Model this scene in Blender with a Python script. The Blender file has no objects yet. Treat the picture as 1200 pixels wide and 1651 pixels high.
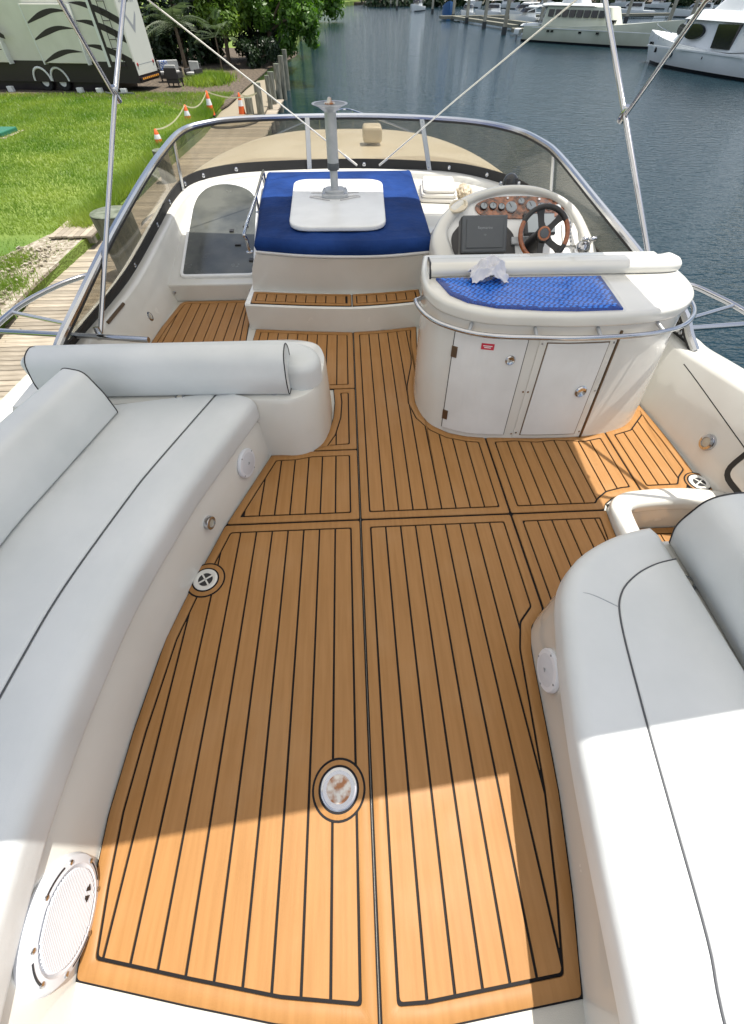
import bpy, bmesh, math, random
from mathutils import Vector, Matrix, noise
R_ = math.radians
random.seed(7)
sc = bpy.context.scene
COL = sc.collection

# ------------------------------------------------------------------ camera
# deck frame: X to starboard, Y to the bow, Z up, deck at z = 0, eye 1.8 m above it.
# The yacht floats trimmed slightly bow-down, so everything on board is turned by TRIM at the end.
FOC, YAW, HEYE = 630.0, R_(2.83), 1.8
PITCH_DECK = math.atan(815/630.0)
PITCH = R_(53.47)
TRIM = PITCH - PITCH_DECK
EYE = Vector((0, 0, HEYE))
c_ = bpy.data.cameras.new('camera'); cam = bpy.data.objects.new('camera', c_); COL.objects.link(cam)
c_.sensor_fit = 'VERTICAL'; c_.sensor_height = 24.0
c_.lens = 24.0*FOC/1651.0; c_.clip_start = 0.02; c_.clip_end = 6000
cam.location = EYE
cam.rotation_euler = (math.pi/2-PITCH, 0, -YAW)
sc.camera = cam

# ------------------------------------------------------------------ sky, sun, exposure
SUN = Vector((.25, .13, 1)).normalized()
w = bpy.data.worlds.new('World'); sc.world = w; w.use_nodes = True
nt = w.node_tree; bg = nt.nodes['Background']
sky = nt.nodes.new('ShaderNodeTexSky'); sky.sky_type = 'NISHITA'; sky.sun_disc = False
sky.sun_elevation = math.asin(SUN.z); sky.sun_rotation = math.atan2(SUN.x, SUN.y)
sky.air_density = 1.0; sky.dust_density = 2.0; sky.ozone_density = 1.0
# fair-weather cloud scattered over the whole sky
tcw = nt.nodes.new('ShaderNodeTexCoord'); mpw = nt.nodes.new('ShaderNodeMapping'); mpw.inputs['Scale'].default_value = (1, 1, 2.2); nt.links.new(tcw.outputs['Generated'], mpw.inputs[0])
nz = nt.nodes.new('ShaderNodeTexNoise'); nz.inputs['Scale'].default_value = 3.2; nz.inputs['Detail'].default_value = 7; nt.links.new(mpw.outputs[0], nz.inputs[0])
rp_ = nt.nodes.new('ShaderNodeValToRGB'); rp_.color_ramp.elements[0].position = .45; rp_.color_ramp.elements[0].color = (0, 0, 0, 1); rp_.color_ramp.elements[1].position = .60; rp_.color_ramp.elements[1].color = (.85, .85, .85, 1)
nt.links.new(nz.outputs[0], rp_.inputs[0]); mxw = nt.nodes.new('ShaderNodeMix'); mxw.data_type = 'RGBA'; nt.links.new(rp_.outputs[0], mxw.inputs[0]); nt.links.new(sky.outputs[0], mxw.inputs[6]); mxw.inputs[7].default_value = (9.5, 9.6, 9.8, 1)
nt.links.new(mxw.outputs[2], bg.inputs[0]); bg.inputs[1].default_value = 0.080
sl = bpy.data.lights.new('sun', 'SUN'); so = bpy.data.objects.new('sun', sl); COL.objects.link(so)
sl.energy = 3.6; sl.angle = R_(0.55); sl.color = (1, .95, .87)
so.rotation_euler = SUN.to_track_quat('Z', 'Y').to_euler(); so.location = (0, 0, 60)
vs = sc.view_settings; vs.view_transform = 'Standard'; vs.look = 'None'; vs.gamma = 1; vs.use_curve_mapping = False
vs.exposure = 0.80

# ------------------------------------------------------------------ pixel helpers used while laying the place out
_h = Vector((math.sin(YAW), math.cos(YAW), 0)); _r = Vector((math.cos(YAW), -math.sin(YAW), 0)); _u = Vector((0, 0, 1))
def _ray(x, y, p):
    return (_h*math.cos(p)-_u*math.sin(p)) + _r*((x-600)/FOC) - (_h*math.sin(p)+_u*math.cos(p))*((y-825.5)/FOC)
def dk(x, y, z=0.0):                      # point on a level plane of the deck frame
    d = _ray(x, y, PITCH_DECK); return EYE + d*((z-HEYE)/d.z)
def pw(x, y, z):                          # point on a level plane of the world
    d = _ray(x, y, PITCH); return EYE + d*((z-HEYE)/d.z)

# ------------------------------------------------------------------ materials
MATS = {}
def new_mat(name, col, rough=.5, metal=0, coat=0, spec=.5):
    m = bpy.data.materials.new(name); m.use_nodes = True
    b = m.node_tree.nodes['Principled BSDF']
    b.inputs['Base Color'].default_value = (*col, 1); b.inputs['Roughness'].default_value = rough
    b.inputs['Metallic'].default_value = metal; b.inputs['Coat Weight'].default_value = coat
    b.inputs['Specular IOR Level'].default_value = spec
    MATS[name] = m; return m
def N(m, t): return m.node_tree.nodes.new(t)
def LK(m, a, b): m.node_tree.links.new(a, b)
def coords(m, scale=(1, 1, 1), obj=False):
    tc = N(m, 'ShaderNodeTexCoord'); mp = N(m, 'ShaderNodeMapping'); mp.inputs['Scale'].default_value = scale
    if obj:
        LK(m, tc.outputs['Object'], mp.inputs[0])
    else:
        g = N(m, 'ShaderNodeNewGeometry'); LK(m, g.outputs['Position'], mp.inputs[0])
    return mp.outputs[0]
def vary(m, scale, lo, hi, mapscale=(1, 1, 1), detail=4, mid=(.35, .65), obj=False):
    """noise between two colours into the base colour; returns noise factor socket"""
    v = coords(m, mapscale, obj); n = N(m, 'ShaderNodeTexNoise'); n.inputs['Scale'].default_value = scale; n.inputs['Detail'].default_value = detail
    LK(m, v, n.inputs[0]); r = N(m, 'ShaderNodeValToRGB')
    r.color_ramp.elements[0].position = mid[0]; r.color_ramp.elements[0].color = (*lo, 1)
    r.color_ramp.elements[1].position = mid[1]; r.color_ramp.elements[1].color = (*hi, 1)
    LK(m, n.outputs[0], r.inputs[0]); b = m.node_tree.nodes['Principled BSDF']; LK(m, r.outputs[0], b.inputs['Base Color'])
    return n.outputs[0], r
def bump(m, scale, strength, dist=.01, mapscale=(1, 1, 1), detail=3, kind='ShaderNodeTexNoise', obj=False):
    v = coords(m, mapscale, obj); n = N(m, kind); n.inputs['Scale'].default_value = scale
    if kind == 'ShaderNodeTexNoise': n.inputs['Detail'].default_value = detail
    LK(m, v, n.inputs[0]); b = N(m, 'ShaderNodeBump'); b.inputs['Strength'].default_value = strength; b.inputs['Distance'].default_value = dist
    pb = m.node_tree.nodes['Principled BSDF']
    if pb.inputs['Normal'].links: LK(m, pb.inputs['Normal'].links[0].from_socket, b.inputs['Normal'])
    LK(m, n.outputs[0], b.inputs['Height']); LK(m, b.outputs[0], pb.inputs['Normal'])
    return n
def rough_vary(m, scale, lo, hi, mapscale=(1, 1, 1)):
    v = coords(m, mapscale); n = N(m, 'ShaderNodeTexNoise'); n.inputs['Scale'].default_value = scale; n.inputs['Detail'].default_value = 5
    LK(m, v, n.inputs[0]); mr = N(m, 'ShaderNodeMapRange'); mr.inputs['To Min'].default_value = lo; mr.inputs['To Max'].default_value = hi
    mr.inputs['From Min'].default_value = .3; mr.inputs['From Max'].default_value = .7
    LK(m, n.outputs[0], mr.inputs[0]); LK(m, mr.outputs[0], m.node_tree.nodes['Principled BSDF'].inputs['Roughness'])

m = new_mat('teak_foam', (.36, .17, .06), .5, spec=.3)
vary(m, 9, (.325, .158, .048), (.370, .184, .060), (6, .35, 1), 6); bump(m, 260, .12, .002, (1, .12, 1)); rough_vary(m, 3, .42, .6)
pbt = m.node_tree.nodes['Principled BSDF']; src_ = pbt.inputs['Base Color'].links[0].from_socket
vo = N(m, 'ShaderNodeTexVoronoi'); vo.inputs['Scale'].default_value = 6.5; LK(m, coords(m), vo.inputs[0]); sp1 = N(m, 'ShaderNodeMath'); sp1.operation = 'LESS_THAN'; sp1.inputs[1].default_value = .018; LK(m, vo.outputs['Distance'], sp1.inputs[0])
sf = N(m, 'ShaderNodeTexNoise'); sf.inputs['Scale'].default_value = 2.4; sf.inputs['Detail'].default_value = 7; LK(m, coords(m), sf.inputs[0]); sr = N(m, 'ShaderNodeMapRange'); sr.inputs['From Min'].default_value = .52; sr.inputs['From Max'].default_value = .75; sr.inputs['To Max'].default_value = .22; LK(m, sf.outputs[0], sr.inputs[0])
ad = N(m, 'ShaderNodeMath'); ad.operation = 'MAXIMUM'; LK(m, sr.outputs[0], ad.inputs[0]); s5 = N(m, 'ShaderNodeMath'); s5.operation = 'MULTIPLY'; s5.inputs[1].default_value = .6; LK(m, sp1.outputs[0], s5.inputs[0]); LK(m, s5.outputs[0], ad.inputs[1])
mt_ = N(m, 'ShaderNodeMix'); mt_.data_type = 'RGBA'; LK(m, ad.outputs[0], mt_.inputs[0]); LK(m, src_, mt_.inputs[6]); mt_.inputs[7].default_value = (.46, .30, .16, 1); LK(m, mt_.outputs[2], pbt.inputs['Base Color'])
m = new_mat('caulk', (.008, .007, .008), .6, spec=.2)
m = new_mat('gelcoat', (.66, .64, .58), .22, coat=.7); vary(m, 2.2, (.65, .64, .59), (.70, .695, .65)); rough_vary(m, 4, .12, .28); bump(m, 1.3, .05, .02)
m = new_mat('gelcoat_cream', (.70, .62, .47), .35); vary(m, 1.5, (.66, .58, .43), (.73, .66, .52)); bump(m, 1.0, .05, .02)
m = new_mat('gelcoat_tan', (.52, .44, .33), .4); vary(m, 1.5, (.48, .41, .30), (.56, .48, .36))
m = new_mat('nonskid', (.54, .52, .46), .35); bump(m, 300, .3, .002)
m = new_mat('vinyl', (.66, .67, .65), .42); vary(m, 3, (.595, .62, .62), (.66, .68, .68)); bump(m, 420, .16, .0014); bump(m, 4.0, .30, .03); bump(m, 16, .12, .01, (1, .5, 1), 5); rough_vary(m, 6, .40, .55)
m = new_mat('piping', (.012, .012, .016), .4); m = new_mat('seam_grey', (.07, .075, .085), .6)
m = new_mat('chrome', (.50, .51, .53), .09, 1)
m = new_mat('aluminium', (.56, .57, .58), .26, 1)
m = new_mat('satin_grey', (.42, .44, .46), .42, .25); vary(m, 12, (.38, .40, .42), (.46, .48, .50))
m = new_mat('navy_canvas', (.012, .032, .17), .7, spec=.1); m.node_tree.nodes['Principled BSDF'].inputs['Sheen Weight'].default_value = .0; vary(m, 3, (.007, .028, .12), (.013, .046, .19)); bump(m, 500, .12, .001); bump(m, 3.2, .55, .05, (1.6, .9, 1), 5); bump(m, 9, .3, .02, (.6, 1.8, 1), 4)
m = new_mat('quilt_tuft', (.03, .24, .90), .6, spec=.3); m = new_mat('blue_quilt', (.012, .10, .46), .7, spec=.2); vary(m, 60, (.004, .05, .36), (.008, .08, .46))
m = new_mat('white_board', (.80, .81, .80), .3); vary(m, 5, (.76, .77, .76), (.82, .83, .82)); bump(m, 90, .06, .001)
m = new_mat('door_panel', (.70, .705, .69), .38); vary(m, 4, (.66, .66, .64), (.73, .735, .72)); bump(m, 220, .08, .001)
m = new_mat('black_plastic', (.02, .02, .022), .4)
m = new_mat('grey_cover', (.075, .085, .095), .45); bump(m, 300, .08, .001)
m = new_mat('screen_glass', (.42, .46, .47), .12)
m = new_mat('wood_rim', (.30, .085, .022), .2, coat=.6); vary(m, 20, (.22, .06, .015), (.36, .11, .03), (1, 4, 1))
m = new_mat('leather_black', (.02, .02, .02), .45); bump(m, 300, .2, .001)
m = new_mat('burl', (.2, .06, .025), .15, coat=.8); vary(m, 22, (.045, .012, .006), (.34, .12, .05), detail=9, mid=(.4, .62))
m = new_mat('gauge_face', (.30, .33, .35), .5)
m = new_mat('gauge_dark', (.03, .033, .036), .3)
m = new_mat('red_label', (.55, .02, .05), .4)
m = new_mat('print_white', (.8, .8, .8), .5)
m = new_mat('print_grey', (.30, .32, .34), .5)
m = new_mat('print_black', (.02, .02, .025), .5)
m = new_mat('speaker_white', (.74, .76, .80), .35)
m = new_mat('lens', (.45, .43, .36), .2)
m = new_mat('bronze_hinge', (.16, .11, .07), .4, .8)
m = new_mat('rust_metal', (.5, .4, .3), .45, .5)
vary(m, 26, (.62, .60, .55), (.33, .15, .07), detail=8, mid=(.45, .62)); bump(m, 40, .3, .003)
m = new_mat('rubber', (.02, .02, .02), .7)
m = new_mat('rope_white', (.75, .74, .68), .8)
m = new_mat('towel', (.75, .72, .66), .9); bump(m, 250, .4, .003)
m = new_mat('rag', (.66, .66, .70), .95); bump(m, 200, .5, .003)
m = new_mat('dock_wood', (.33, .28, .21), .85)
vary(m, 5, (.24, .20, .145), (.46, .40, .31), (.5, 9, 1), 8, (.3, .7), obj=True); bump(m, 30, .5, .01, (.3, 6, 1))
m = new_mat('piling_wood', (.21, .20, .16), .9); vary(m, 7, (.13, .13, .095), (.30, .29, .23), (3, 3, .4), 8); bump(m, 16, .8, .02, (2, 2, .3))
m = new_mat('piling_green', (.13, .14, .09), .9); vary(m, 5, (.075, .085, .05), (.2, .2, .13), (3, 3, .5), 8); bump(m, 14, .8, .02, (2, 2, .4))
m = new_mat('piling_top', (.14, .16, .12), .9); vary(m, 8, (.09, .11, .07), (.19, .21, .16))
m = new_mat('cone_orange', (.80, .13, .02), .5)
m = new_mat('tape', (.70, .66, .42), .7)
m = new_mat('green_plastic', (.02, .16, .09), .4)
m = new_mat('wicker', (.035, .032, .03), .7)
m = new_mat('cushion_grey', (.42, .42, .40), .9)
m = new_mat('cushion_blue', (.12, .20, .42), .9); vary(m, 14, (.5, .54, .6), (.04, .10, .32), mid=(.47, .53))
m = new_mat('rv_white', (.68, .67, .58), .35); vary(m, .9, (.64, .63, .54), (.72, .71, .62))
m = new_mat('rv_end', (.62, .64, .58), .3); bump(m, 1.2, .25, .1, (1, 1, .3))
m = new_mat('rv_dark', (.022, .014, .018), .35)
m = new_mat('rv_trim', (.74, .76, .72), .35)
m = new_mat('tyre', (.018, .018, .018), .85)
m = new_mat('amber', (.8, .35, .05), .35)
m = new_mat('red_lens', (.35, .02, .02), .3)
m = new_mat('hull_white', (.74, .76, .76), .3); vary(m, .5, (.70, .73, .72), (.77, .79, .79))
m = new_mat('hull_cream', (.60, .62, .50), .35); vary(m, .5, (.56, .58, .46), (.63, .65, .54))
m = new_mat('boot_black', (.012, .014, .018), .5)
m = new_mat('dark_glass', (.012, .013, .015), .08)
m = new_mat('tarp_blue', (.02, .11, .30), .6)
m = new_mat('conc_pile', (.36, .34, .27), .85); vary(m, 1.5, (.27, .25, .19), (.45, .43, .35), (2, 2, .5))
m = new_mat('shed_dark', (.05, .055, .055), .8)
m = new_mat('trunk', (.12, .09, .06), .9); bump(m, 12, .8, .03, (2, 2, .4))
def leaf_mat(name, lo, hi, tr=.35):
    m = new_mat(name, lo, .45)
    pb = m.node_tree.nodes['Principled BSDF']
    v, rmp = vary(m, .45 if name == 'blade' else 1.1, lo, hi, detail=9, mid=(.32, .68))
    t = N(m, 'ShaderNodeBsdfTranslucent'); mx = N(m, 'ShaderNodeMixShader'); mx.inputs[0].default_value = tr
    hs = N(m, 'ShaderNodeHueSaturation'); hs.inputs['Value'].default_value = 1.5; hs.inputs['Saturation'].default_value = 1.1
    LK(m, rmp.outputs[0], hs.inputs['Color']); LK(m, hs.outputs[0], t.inputs[0])
    out = m.node_tree.nodes['Material Output']; LK(m, pb.outputs[0], mx.inputs[1]); LK(m, t.outputs[0], mx.inputs[2]); LK(m, mx.outputs[0], out.inputs[0])
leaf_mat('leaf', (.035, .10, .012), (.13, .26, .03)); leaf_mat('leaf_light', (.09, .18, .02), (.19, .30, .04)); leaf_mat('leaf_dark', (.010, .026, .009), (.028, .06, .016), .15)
leaf_mat('frond', (.05, .085, .035), (.12, .16, .07)); leaf_mat('blade', (.10, .20, .018), (.27, .35, .06), .4)

m = new_mat('lawn', (.08, .15, .02), .9)
v1, rr = vary(m, .35, (.085, .17, .016), (.24, .31, .06), detail=9, mid=(.3, .7)); bump(m, 18, 1, .06, detail=6)
m = new_mat('gravel', (.34, .29, .21), .95)
vary(m, 9, (.2, .165, .11), (.50, .45, .36), detail=9, mid=(.35, .65)); bump(m, 25, 1, .04, detail=6)
m = new_mat('mulch', (.10, .075, .05), .95); vary(m, 6, (.05, .04, .028), (.17, .13, .09), detail=9); bump(m, 20, 1, .05)
m = new_mat('boardwalk_earth', (.28, .24, .17), .95)

# water: dark, glossy, two sizes of ripple
m = new_mat('water', (.005, .024, .034), .04); pb = m.node_tree.nodes['Principled BSDF']; pb.inputs['IOR'].default_value = 1.29
bump(m, .10, .25, .5, (1, 1.5, 1), 3); bump(m, 1.3, .55, .12, (1, 2.0, 1), 4); bump(m, 4.0, .7, .075, (1, 1.9, 1), 3)

# smoked acrylic: real tinted sheet, part see-through, part mirror
def tint(name, col, gloss=.06, rough=.03):
    m = bpy.data.materials.new(name); m.use_nodes = True; MATS[name] = m
    n = m.node_tree.nodes; n.remove(n['Principled BSDF'])
    t = N(m, 'ShaderNodeBsdfTransparent'); t.inputs[0].default_value = (*col, 1)
    g = N(m, 'ShaderNodeBsdfGlossy'); g.inputs['Roughness'].default_value = rough
    lw = N(m, 'ShaderNodeLayerWeight'); lw.inputs[0].default_value = .5; pw5 = N(m, 'ShaderNodeMath'); pw5.operation = 'POWER'; pw5.inputs[1].default_value = 4; LK(m, lw.outputs['Facing'], pw5.inputs[0])
    f = N(m, 'ShaderNodeMapRange'); f.inputs['To Min'].default_value = .03; f.inputs['To Max'].default_value = .55; LK(m, pw5.outputs[0], f.inputs[0])
    d = N(m, 'ShaderNodeBsdfDiffuse'); d.inputs[0].default_value = (.5, .48, .42, 1)
    mx0 = N(m, 'ShaderNodeMixShader'); mx0.inputs[0].default_value = gloss; LK(m, t.outputs[0], mx0.inputs[1]); LK(m, d.outputs[0], mx0.inputs[2])
    mx = N(m, 'ShaderNodeMixShader'); LK(m, f.outputs[0], mx.inputs[0]); LK(m, mx0.outputs[0], mx.inputs[1]); LK(m, g.outputs[0], mx.inputs[2])
    LK(m, mx.outputs[0], n['Material Output'].inputs[0])
tint('smoked', (.75, .725, .665), .085, .06); tint('film', (.985, .985, .985), .012, .10)
m = new_mat('hatch_acrylic', (.085, .092, .085), .12, coat=.2); vary(m, 3, (.06, .065, .06), (.12, .125, .11)); rough_vary(m, 5, .08, .3)
# awning cloth: lets some daylight through
m = bpy.data.materials.new('awning'); m.use_nodes = True; MATS['awning'] = m
pb = m.node_tree.nodes['Principled BSDF']; pb.inputs['Base Color'].default_value = (.72, .70, .64, 1); pb.inputs['Roughness'].default_value = .9
t = N(m, 'ShaderNodeBsdfTranslucent'); t.inputs[0].default_value = (.80, .78, .74, 1); mx = N(m, 'ShaderNodeMixShader'); mx.inputs[0].default_value = .5
LK(m, pb.outputs[0], mx.inputs[1]); LK(m, t.outputs[0], mx.inputs[2]); LK(m, mx.outputs[0], m.node_tree.nodes['Material Output'].inputs[0])

# ------------------------------------------------------------------ object helpers
ONBOARD = True
BOATOBJ = []; ORG = {}
def _link(o, parent, org):
    COL.objects.link(o)
    if parent is not None:
        o.parent = parent; ORG[o] = ORG[parent]
    else:
        ORG[o] = org
        if ONBOARD: BOATOBJ.append(o)
def thing(name, label, cat, loc=(0, 0, 0), group=None):
    o = bpy.data.objects.new(name, None); o.empty_display_size = .1; o.location = loc; _link(o, None, Vector(loc))
    o['label'] = label; o['category'] = cat
    if group: o['group'] = group
    return o
def tag(o, label, cat, group=None):
    o['label'] = label; o['category'] = cat
    if group: o['group'] = group
    return o
def struct(o, label=None):
    o['kind'] = 'structure'
    if label: o['label'] = label
    return o
class MB:
    def __init__(s): s.v = []; s.f = []
    def add(s, vs_, fs):
        k = len(s.v); s.v += [tuple(p) for p in vs_]; s.f += [tuple(i+k for i in f) for f in fs]; return s
    def box(s, a, b):
        x0, y0, z0 = a; x1, y1, z1 = b
        return s.add([(x0,y0,z0),(x1,y0,z0),(x1,y1,z0),(x0,y1,z0),(x0,y0,z1),(x1,y0,z1),(x1,y1,z1),(x0,y1,z1)],
                     [(0,3,2,1),(4,5,6,7),(0,1,5,4),(1,2,6,5),(2,3,7,6),(3,0,4,7)])
    def rings(s, rs, cap0=True, cap1=True, closed=True):
        n = len(rs[0]); k = len(s.v)
        for r in rs: s.v += [tuple(p) for p in r]
        for i in range(len(rs)-1):
            for j in range(n if closed else n-1):
                a = k+i*n+j; b = k+i*n+(j+1) % n
                s.f.append((a, b, b+n, a+n))
        if cap0: s.f.append(tuple(k+j for j in reversed(range(n))))
        if cap1: s.f.append(tuple(k+(len(rs)-1)*n+j for j in range(n)))
        return s
    def prism(s, poly, z0, z1):
        return s.rings([[(p[0], p[1], z0) for p in poly], [(p[0], p[1], z1) for p in poly]])
    def slab(s, poly, z0, z1, r, seg=4, rb=None):
        """prism with rounded top (and bottom when rb) edges"""
        rs = []
        if rb:
            for i in range(seg+1):
                a = math.pi/2*i/seg; q = inset(poly, rb*(1-math.sin(a))); rs.append([(p[0], p[1], z0+rb*(1-math.cos(a))) for p in q])
        else: rs.append([(p[0], p[1], z0) for p in poly])
        for i in range(seg+1):
            a = math.pi/2*i/seg; q = inset(poly, r*(1-math.cos(a))); rs.append([(p[0], p[1], z1-r+r*math.sin(a)) for p in q])
        return s.rings(rs)
    def tube(s, path, r, seg=8, caps=True):
        pts = [Vector(p) for p in path]; rs = []; up = None
        for i, p in enumerate(pts):
            t = (pts[min(i+1, len(pts)-1)]-pts[max(i-1, 0)]).normalized()
            if up is None: up = t.orthogonal().normalized()
            up = (up-t*up.dot(t)); up = up.normalized() if up.length > 1e-6 else t.orthogonal().normalized()
            q = t.cross(up); rr = r[i] if isinstance(r, (list, tuple)) else r
            rs.append([p+up*(math.cos(a)*rr)+q*(math.sin(a)*rr) for a in [2*math.pi*k/seg for k in range(seg)]])
        return s.rings(rs, caps, caps)
    def lathe(s, prof, org=(0, 0, 0), axis=(0, 0, 1), seg=20):
        """prof [(radius, height)] about an axis"""
        A = Vector(axis).normalized(); X = A.orthogonal().normalized(); Y = A.cross(X); O = Vector(org)
        rs = [[O+A*h_+X*(math.cos(t)*r)+Y*(math.sin(t)*r) for t in [2*math.pi*k/seg for k in range(seg)]] for r, h_ in prof]
        return s.rings(rs)
    def sweep(s, path, prof, z0=0, caps=True):
        """plan path [(x,y)], closed profile [(u,z)], u to the left of travel"""
        rs = []
        for i, p in enumerate(path):
            a = Vector(path[max(i-1, 0)][:2]); b = Vector(path[min(i+1, len(path)-1)][:2]); t = (b-a).normalized(); nrm = Vector((-t.y, t.x))
            rs.append([(p[0]+nrm.x*u, p[1]+nrm.y*u, z0+z) for u, z in prof])
        return s.rings(rs, caps, caps)
    def obb(s, o, ax, ay, az, hx, hy, hz):
        o = Vector(o); ax, ay, az = Vector(ax), Vector(ay), Vector(az); vs_ = []
        for k in (-1, 1):
            for i, j in ((-1,-1),(1,-1),(1,1),(-1,1)): vs_.append(o+ax*(hx*i)+ay*(hy*j)+az*(hz*k))
        return s.add(vs_, [(0,3,2,1),(4,5,6,7),(0,1,5,4),(1,2,6,5),(2,3,7,6),(3,0,4,7)])
    def build(s, name, mat, parent=None, smooth=None, bevel=0, bseg=2, subsurf=0, org=None):
        me = bpy.data.meshes.new(name)
        if parent is not None: O = ORG[parent]
        else:
            xs = [v[0] for v in s.v]; ys = [v[1] for v in s.v]; zs = [v[2] for v in s.v]
            O = Vector(org) if org is not None else Vector(((min(xs)+max(xs))/2, (min(ys)+max(ys))/2, min(zs)))
        me.from_pydata([(v[0]-O.x, v[1]-O.y, v[2]-O.z) for v in s.v], [], s.f)
        bm = bmesh.new(); bm.from_mesh(me); bmesh.ops.recalc_face_normals(bm, faces=bm.faces)
        if bevel:
            es = [e for e in bm.edges if len(e.link_faces) == 2 and e.calc_face_angle(0) > .5]
            bmesh.ops.bevel(bm, geom=es, offset=bevel, segments=bseg, affect='EDGES', profile=.5, clamp_overlap=True)
        bm.to_mesh(me); bm.free()
        if smooth is not None:
            for p in me.polygons: p.use_smooth = True
            me.set_sharp_from_angle(angle=R_(smooth))
        me.materials.append(MATS[mat])
        o = bpy.data.objects.new(name, me)
        if parent is None: o.location = O
        _link(o, parent, O)
        if subsurf:
            md = o.modifiers.new('s', 'SUBSURF'); md.levels = md.render_levels = subsurf
        return o
def inset(poly, d):
    if abs(d) < 1e-9: return [(p[0], p[1]) for p in poly]
    n = len(poly); out = []
    area = sum(poly[i][0]*poly[(i+1) % n][1]-poly[(i+1) % n][0]*poly[i][1] for i in range(n)); sg = 1 if area > 0 else -1
    for i in range(n):
        p0 = Vector(poly[i-1][:2]); p1 = Vector(poly[i][:2]); p2 = Vector(poly[(i+1) % n][:2])
        e1 = p1-p0; e2 = p2-p1
        if e1.length < 1e-9: e1 = e2
        if e2.length < 1e-9: e2 = e1
        e1.normalize(); e2.normalize()
        n1 = Vector((-e1.y, e1.x)); n2 = Vector((-e2.y, e2.x)); b = n1+n2
        b = n1 if b.length < 1e-6 else b.normalized()
        k = max(.45, b.dot(n1)); out.append((p1.x+b.x*d*sg/k, p1.y+b.y*d*sg/k))
    return out
def cat(pts, n=6, closed=False):
    """Catmull-Rom through points of any dimension"""
    P = [Vector(p) for p in pts]; out = []; L = len(P)
    for i in range(L if closed else L-1):
        if closed: a, b, c, d = P[i-1], P[i], P[(i+1) % L], P[(i+2) % L]
        else: a, b, c, d = P[max(i-1, 0)], P[i], P[i+1], P[min(i+2, L-1)]
        for k in range(n):
            t = k/n; out.append(.5*((2*b)+(c-a)*t+(2*a-5*b+4*c-d)*t*t+(3*b-a-3*c+d)*t**3))
    if not closed: out.append(P[-1])
    return [tuple(p) for p in out]
def roundpoly(poly, r, seg=5):
    out = []; n = len(poly)
    for i in range(n):
        p0 = Vector(poly[i-1][:2]); p1 = Vector(poly[i][:2]); p2 = Vector(poly[(i+1) % n][:2]); rr = r[i] if isinstance(r, (list, tuple)) else r
        d1 = (p0-p1); d2 = (p2-p1); q = min(rr, d1.length*.48, d2.length*.48)
        if q < 1e-4: out.append(tuple(p1)); continue
        a = p1+d1.normalized()*q; b = p1+d2.normalized()*q
        for k in range(seg+1):
            t = k/seg; out.append(tuple(a*(1-t)**2+p1*2*t*(1-t)+b*t*t))
    return out
def circ(x, y, r, n=24): return [(x+r*math.cos(2*math.pi*k/n), y+r*math.sin(2*math.pi*k/n)) for k in range(n)]
def clip(poly, axis, val, keep_greater):
    out = []; n = len(poly); ins = (lambda p: p[axis] >= val) if keep_greater else (lambda p: p[axis] <= val)
    for i in range(n):
        a = poly[i]; b = poly[(i+1) % n]; ia, ib = ins(a), ins(b)
        if ia: out.append(a)
        if ia != ib:
            t = (val-a[axis])/(b[axis]-a[axis]); out.append((a[0]+(b[0]-a[0])*t, a[1]+(b[1]-a[1])*t))
    return out
def parea(p): return abs(sum(p[i][0]*p[(i+1) % len(p)][1]-p[(i+1) % len(p)][0]*p[i][1] for i in range(len(p))))/2
def copy_tree(o, loc=None, rotz=None):
    r = o.copy(); COL.objects.link(r)
    if ONBOARD: BOATOBJ.append(r)
    if loc is not None: r.location = loc
    if rotz is not None: r.rotation_euler.z = rotz
    for c in list(o.children):
        k = c.copy(); COL.objects.link(k); k.parent = r
        for g in list(c.children):
            q = g.copy(); COL.objects.link(q); q.parent = k
    return r
def lettering(name, text, size, mat, org, ax, ay, parent, depth=.0008, sx=1):
    """flat letters as a mesh, ax = reading direction, ay = up"""
    cu = bpy.data.curves.new(name, 'FONT'); cu.body = text; cu.size = size; cu.align_x = 'CENTER'; cu.align_y = 'CENTER'; cu.extrude = depth; cu.resolution_u = 2
    t = bpy.data.objects.new(name, cu); COL.objects.link(t); dg = bpy.context.evaluated_depsgraph_get(); dg.update()
    me = bpy.data.meshes.new_from_object(t.evaluated_get(dg)); bpy.data.objects.remove(t); bpy.data.curves.remove(cu)
    ax = Vector(ax).normalized(); ay = Vector(ay).normalized(); az = ax.cross(ay); O = Vector(org)-ORG[parent]
    for v in me.vertices: v.co = O+ax*(v.co.x*sx)+ay*v.co.y+az*v.co.z
    me.materials.clear(); me.materials.append(MATS[mat])
    o = bpy.data.objects.new(name, me); _link(o, parent, None); return o
# ================================================================== THE FLYBRIDGE
def resample(pts, n):
    P = [Vector(p) for p in pts]; L = [0]
    for i in range(1, len(P)): L.append(L[-1]+(P[i]-P[i-1]).length)
    out = []; j = 0
    for k in range(n):
        d = L[-1]*k/(n-1)
        while j < len(P)-2 and L[j+1] < d: j += 1
        t = (d-L[j])/max(L[j+1]-L[j], 1e-9); out.append(tuple(P[j].lerp(P[j+1], min(1, max(0, t)))))
    return out

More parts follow.
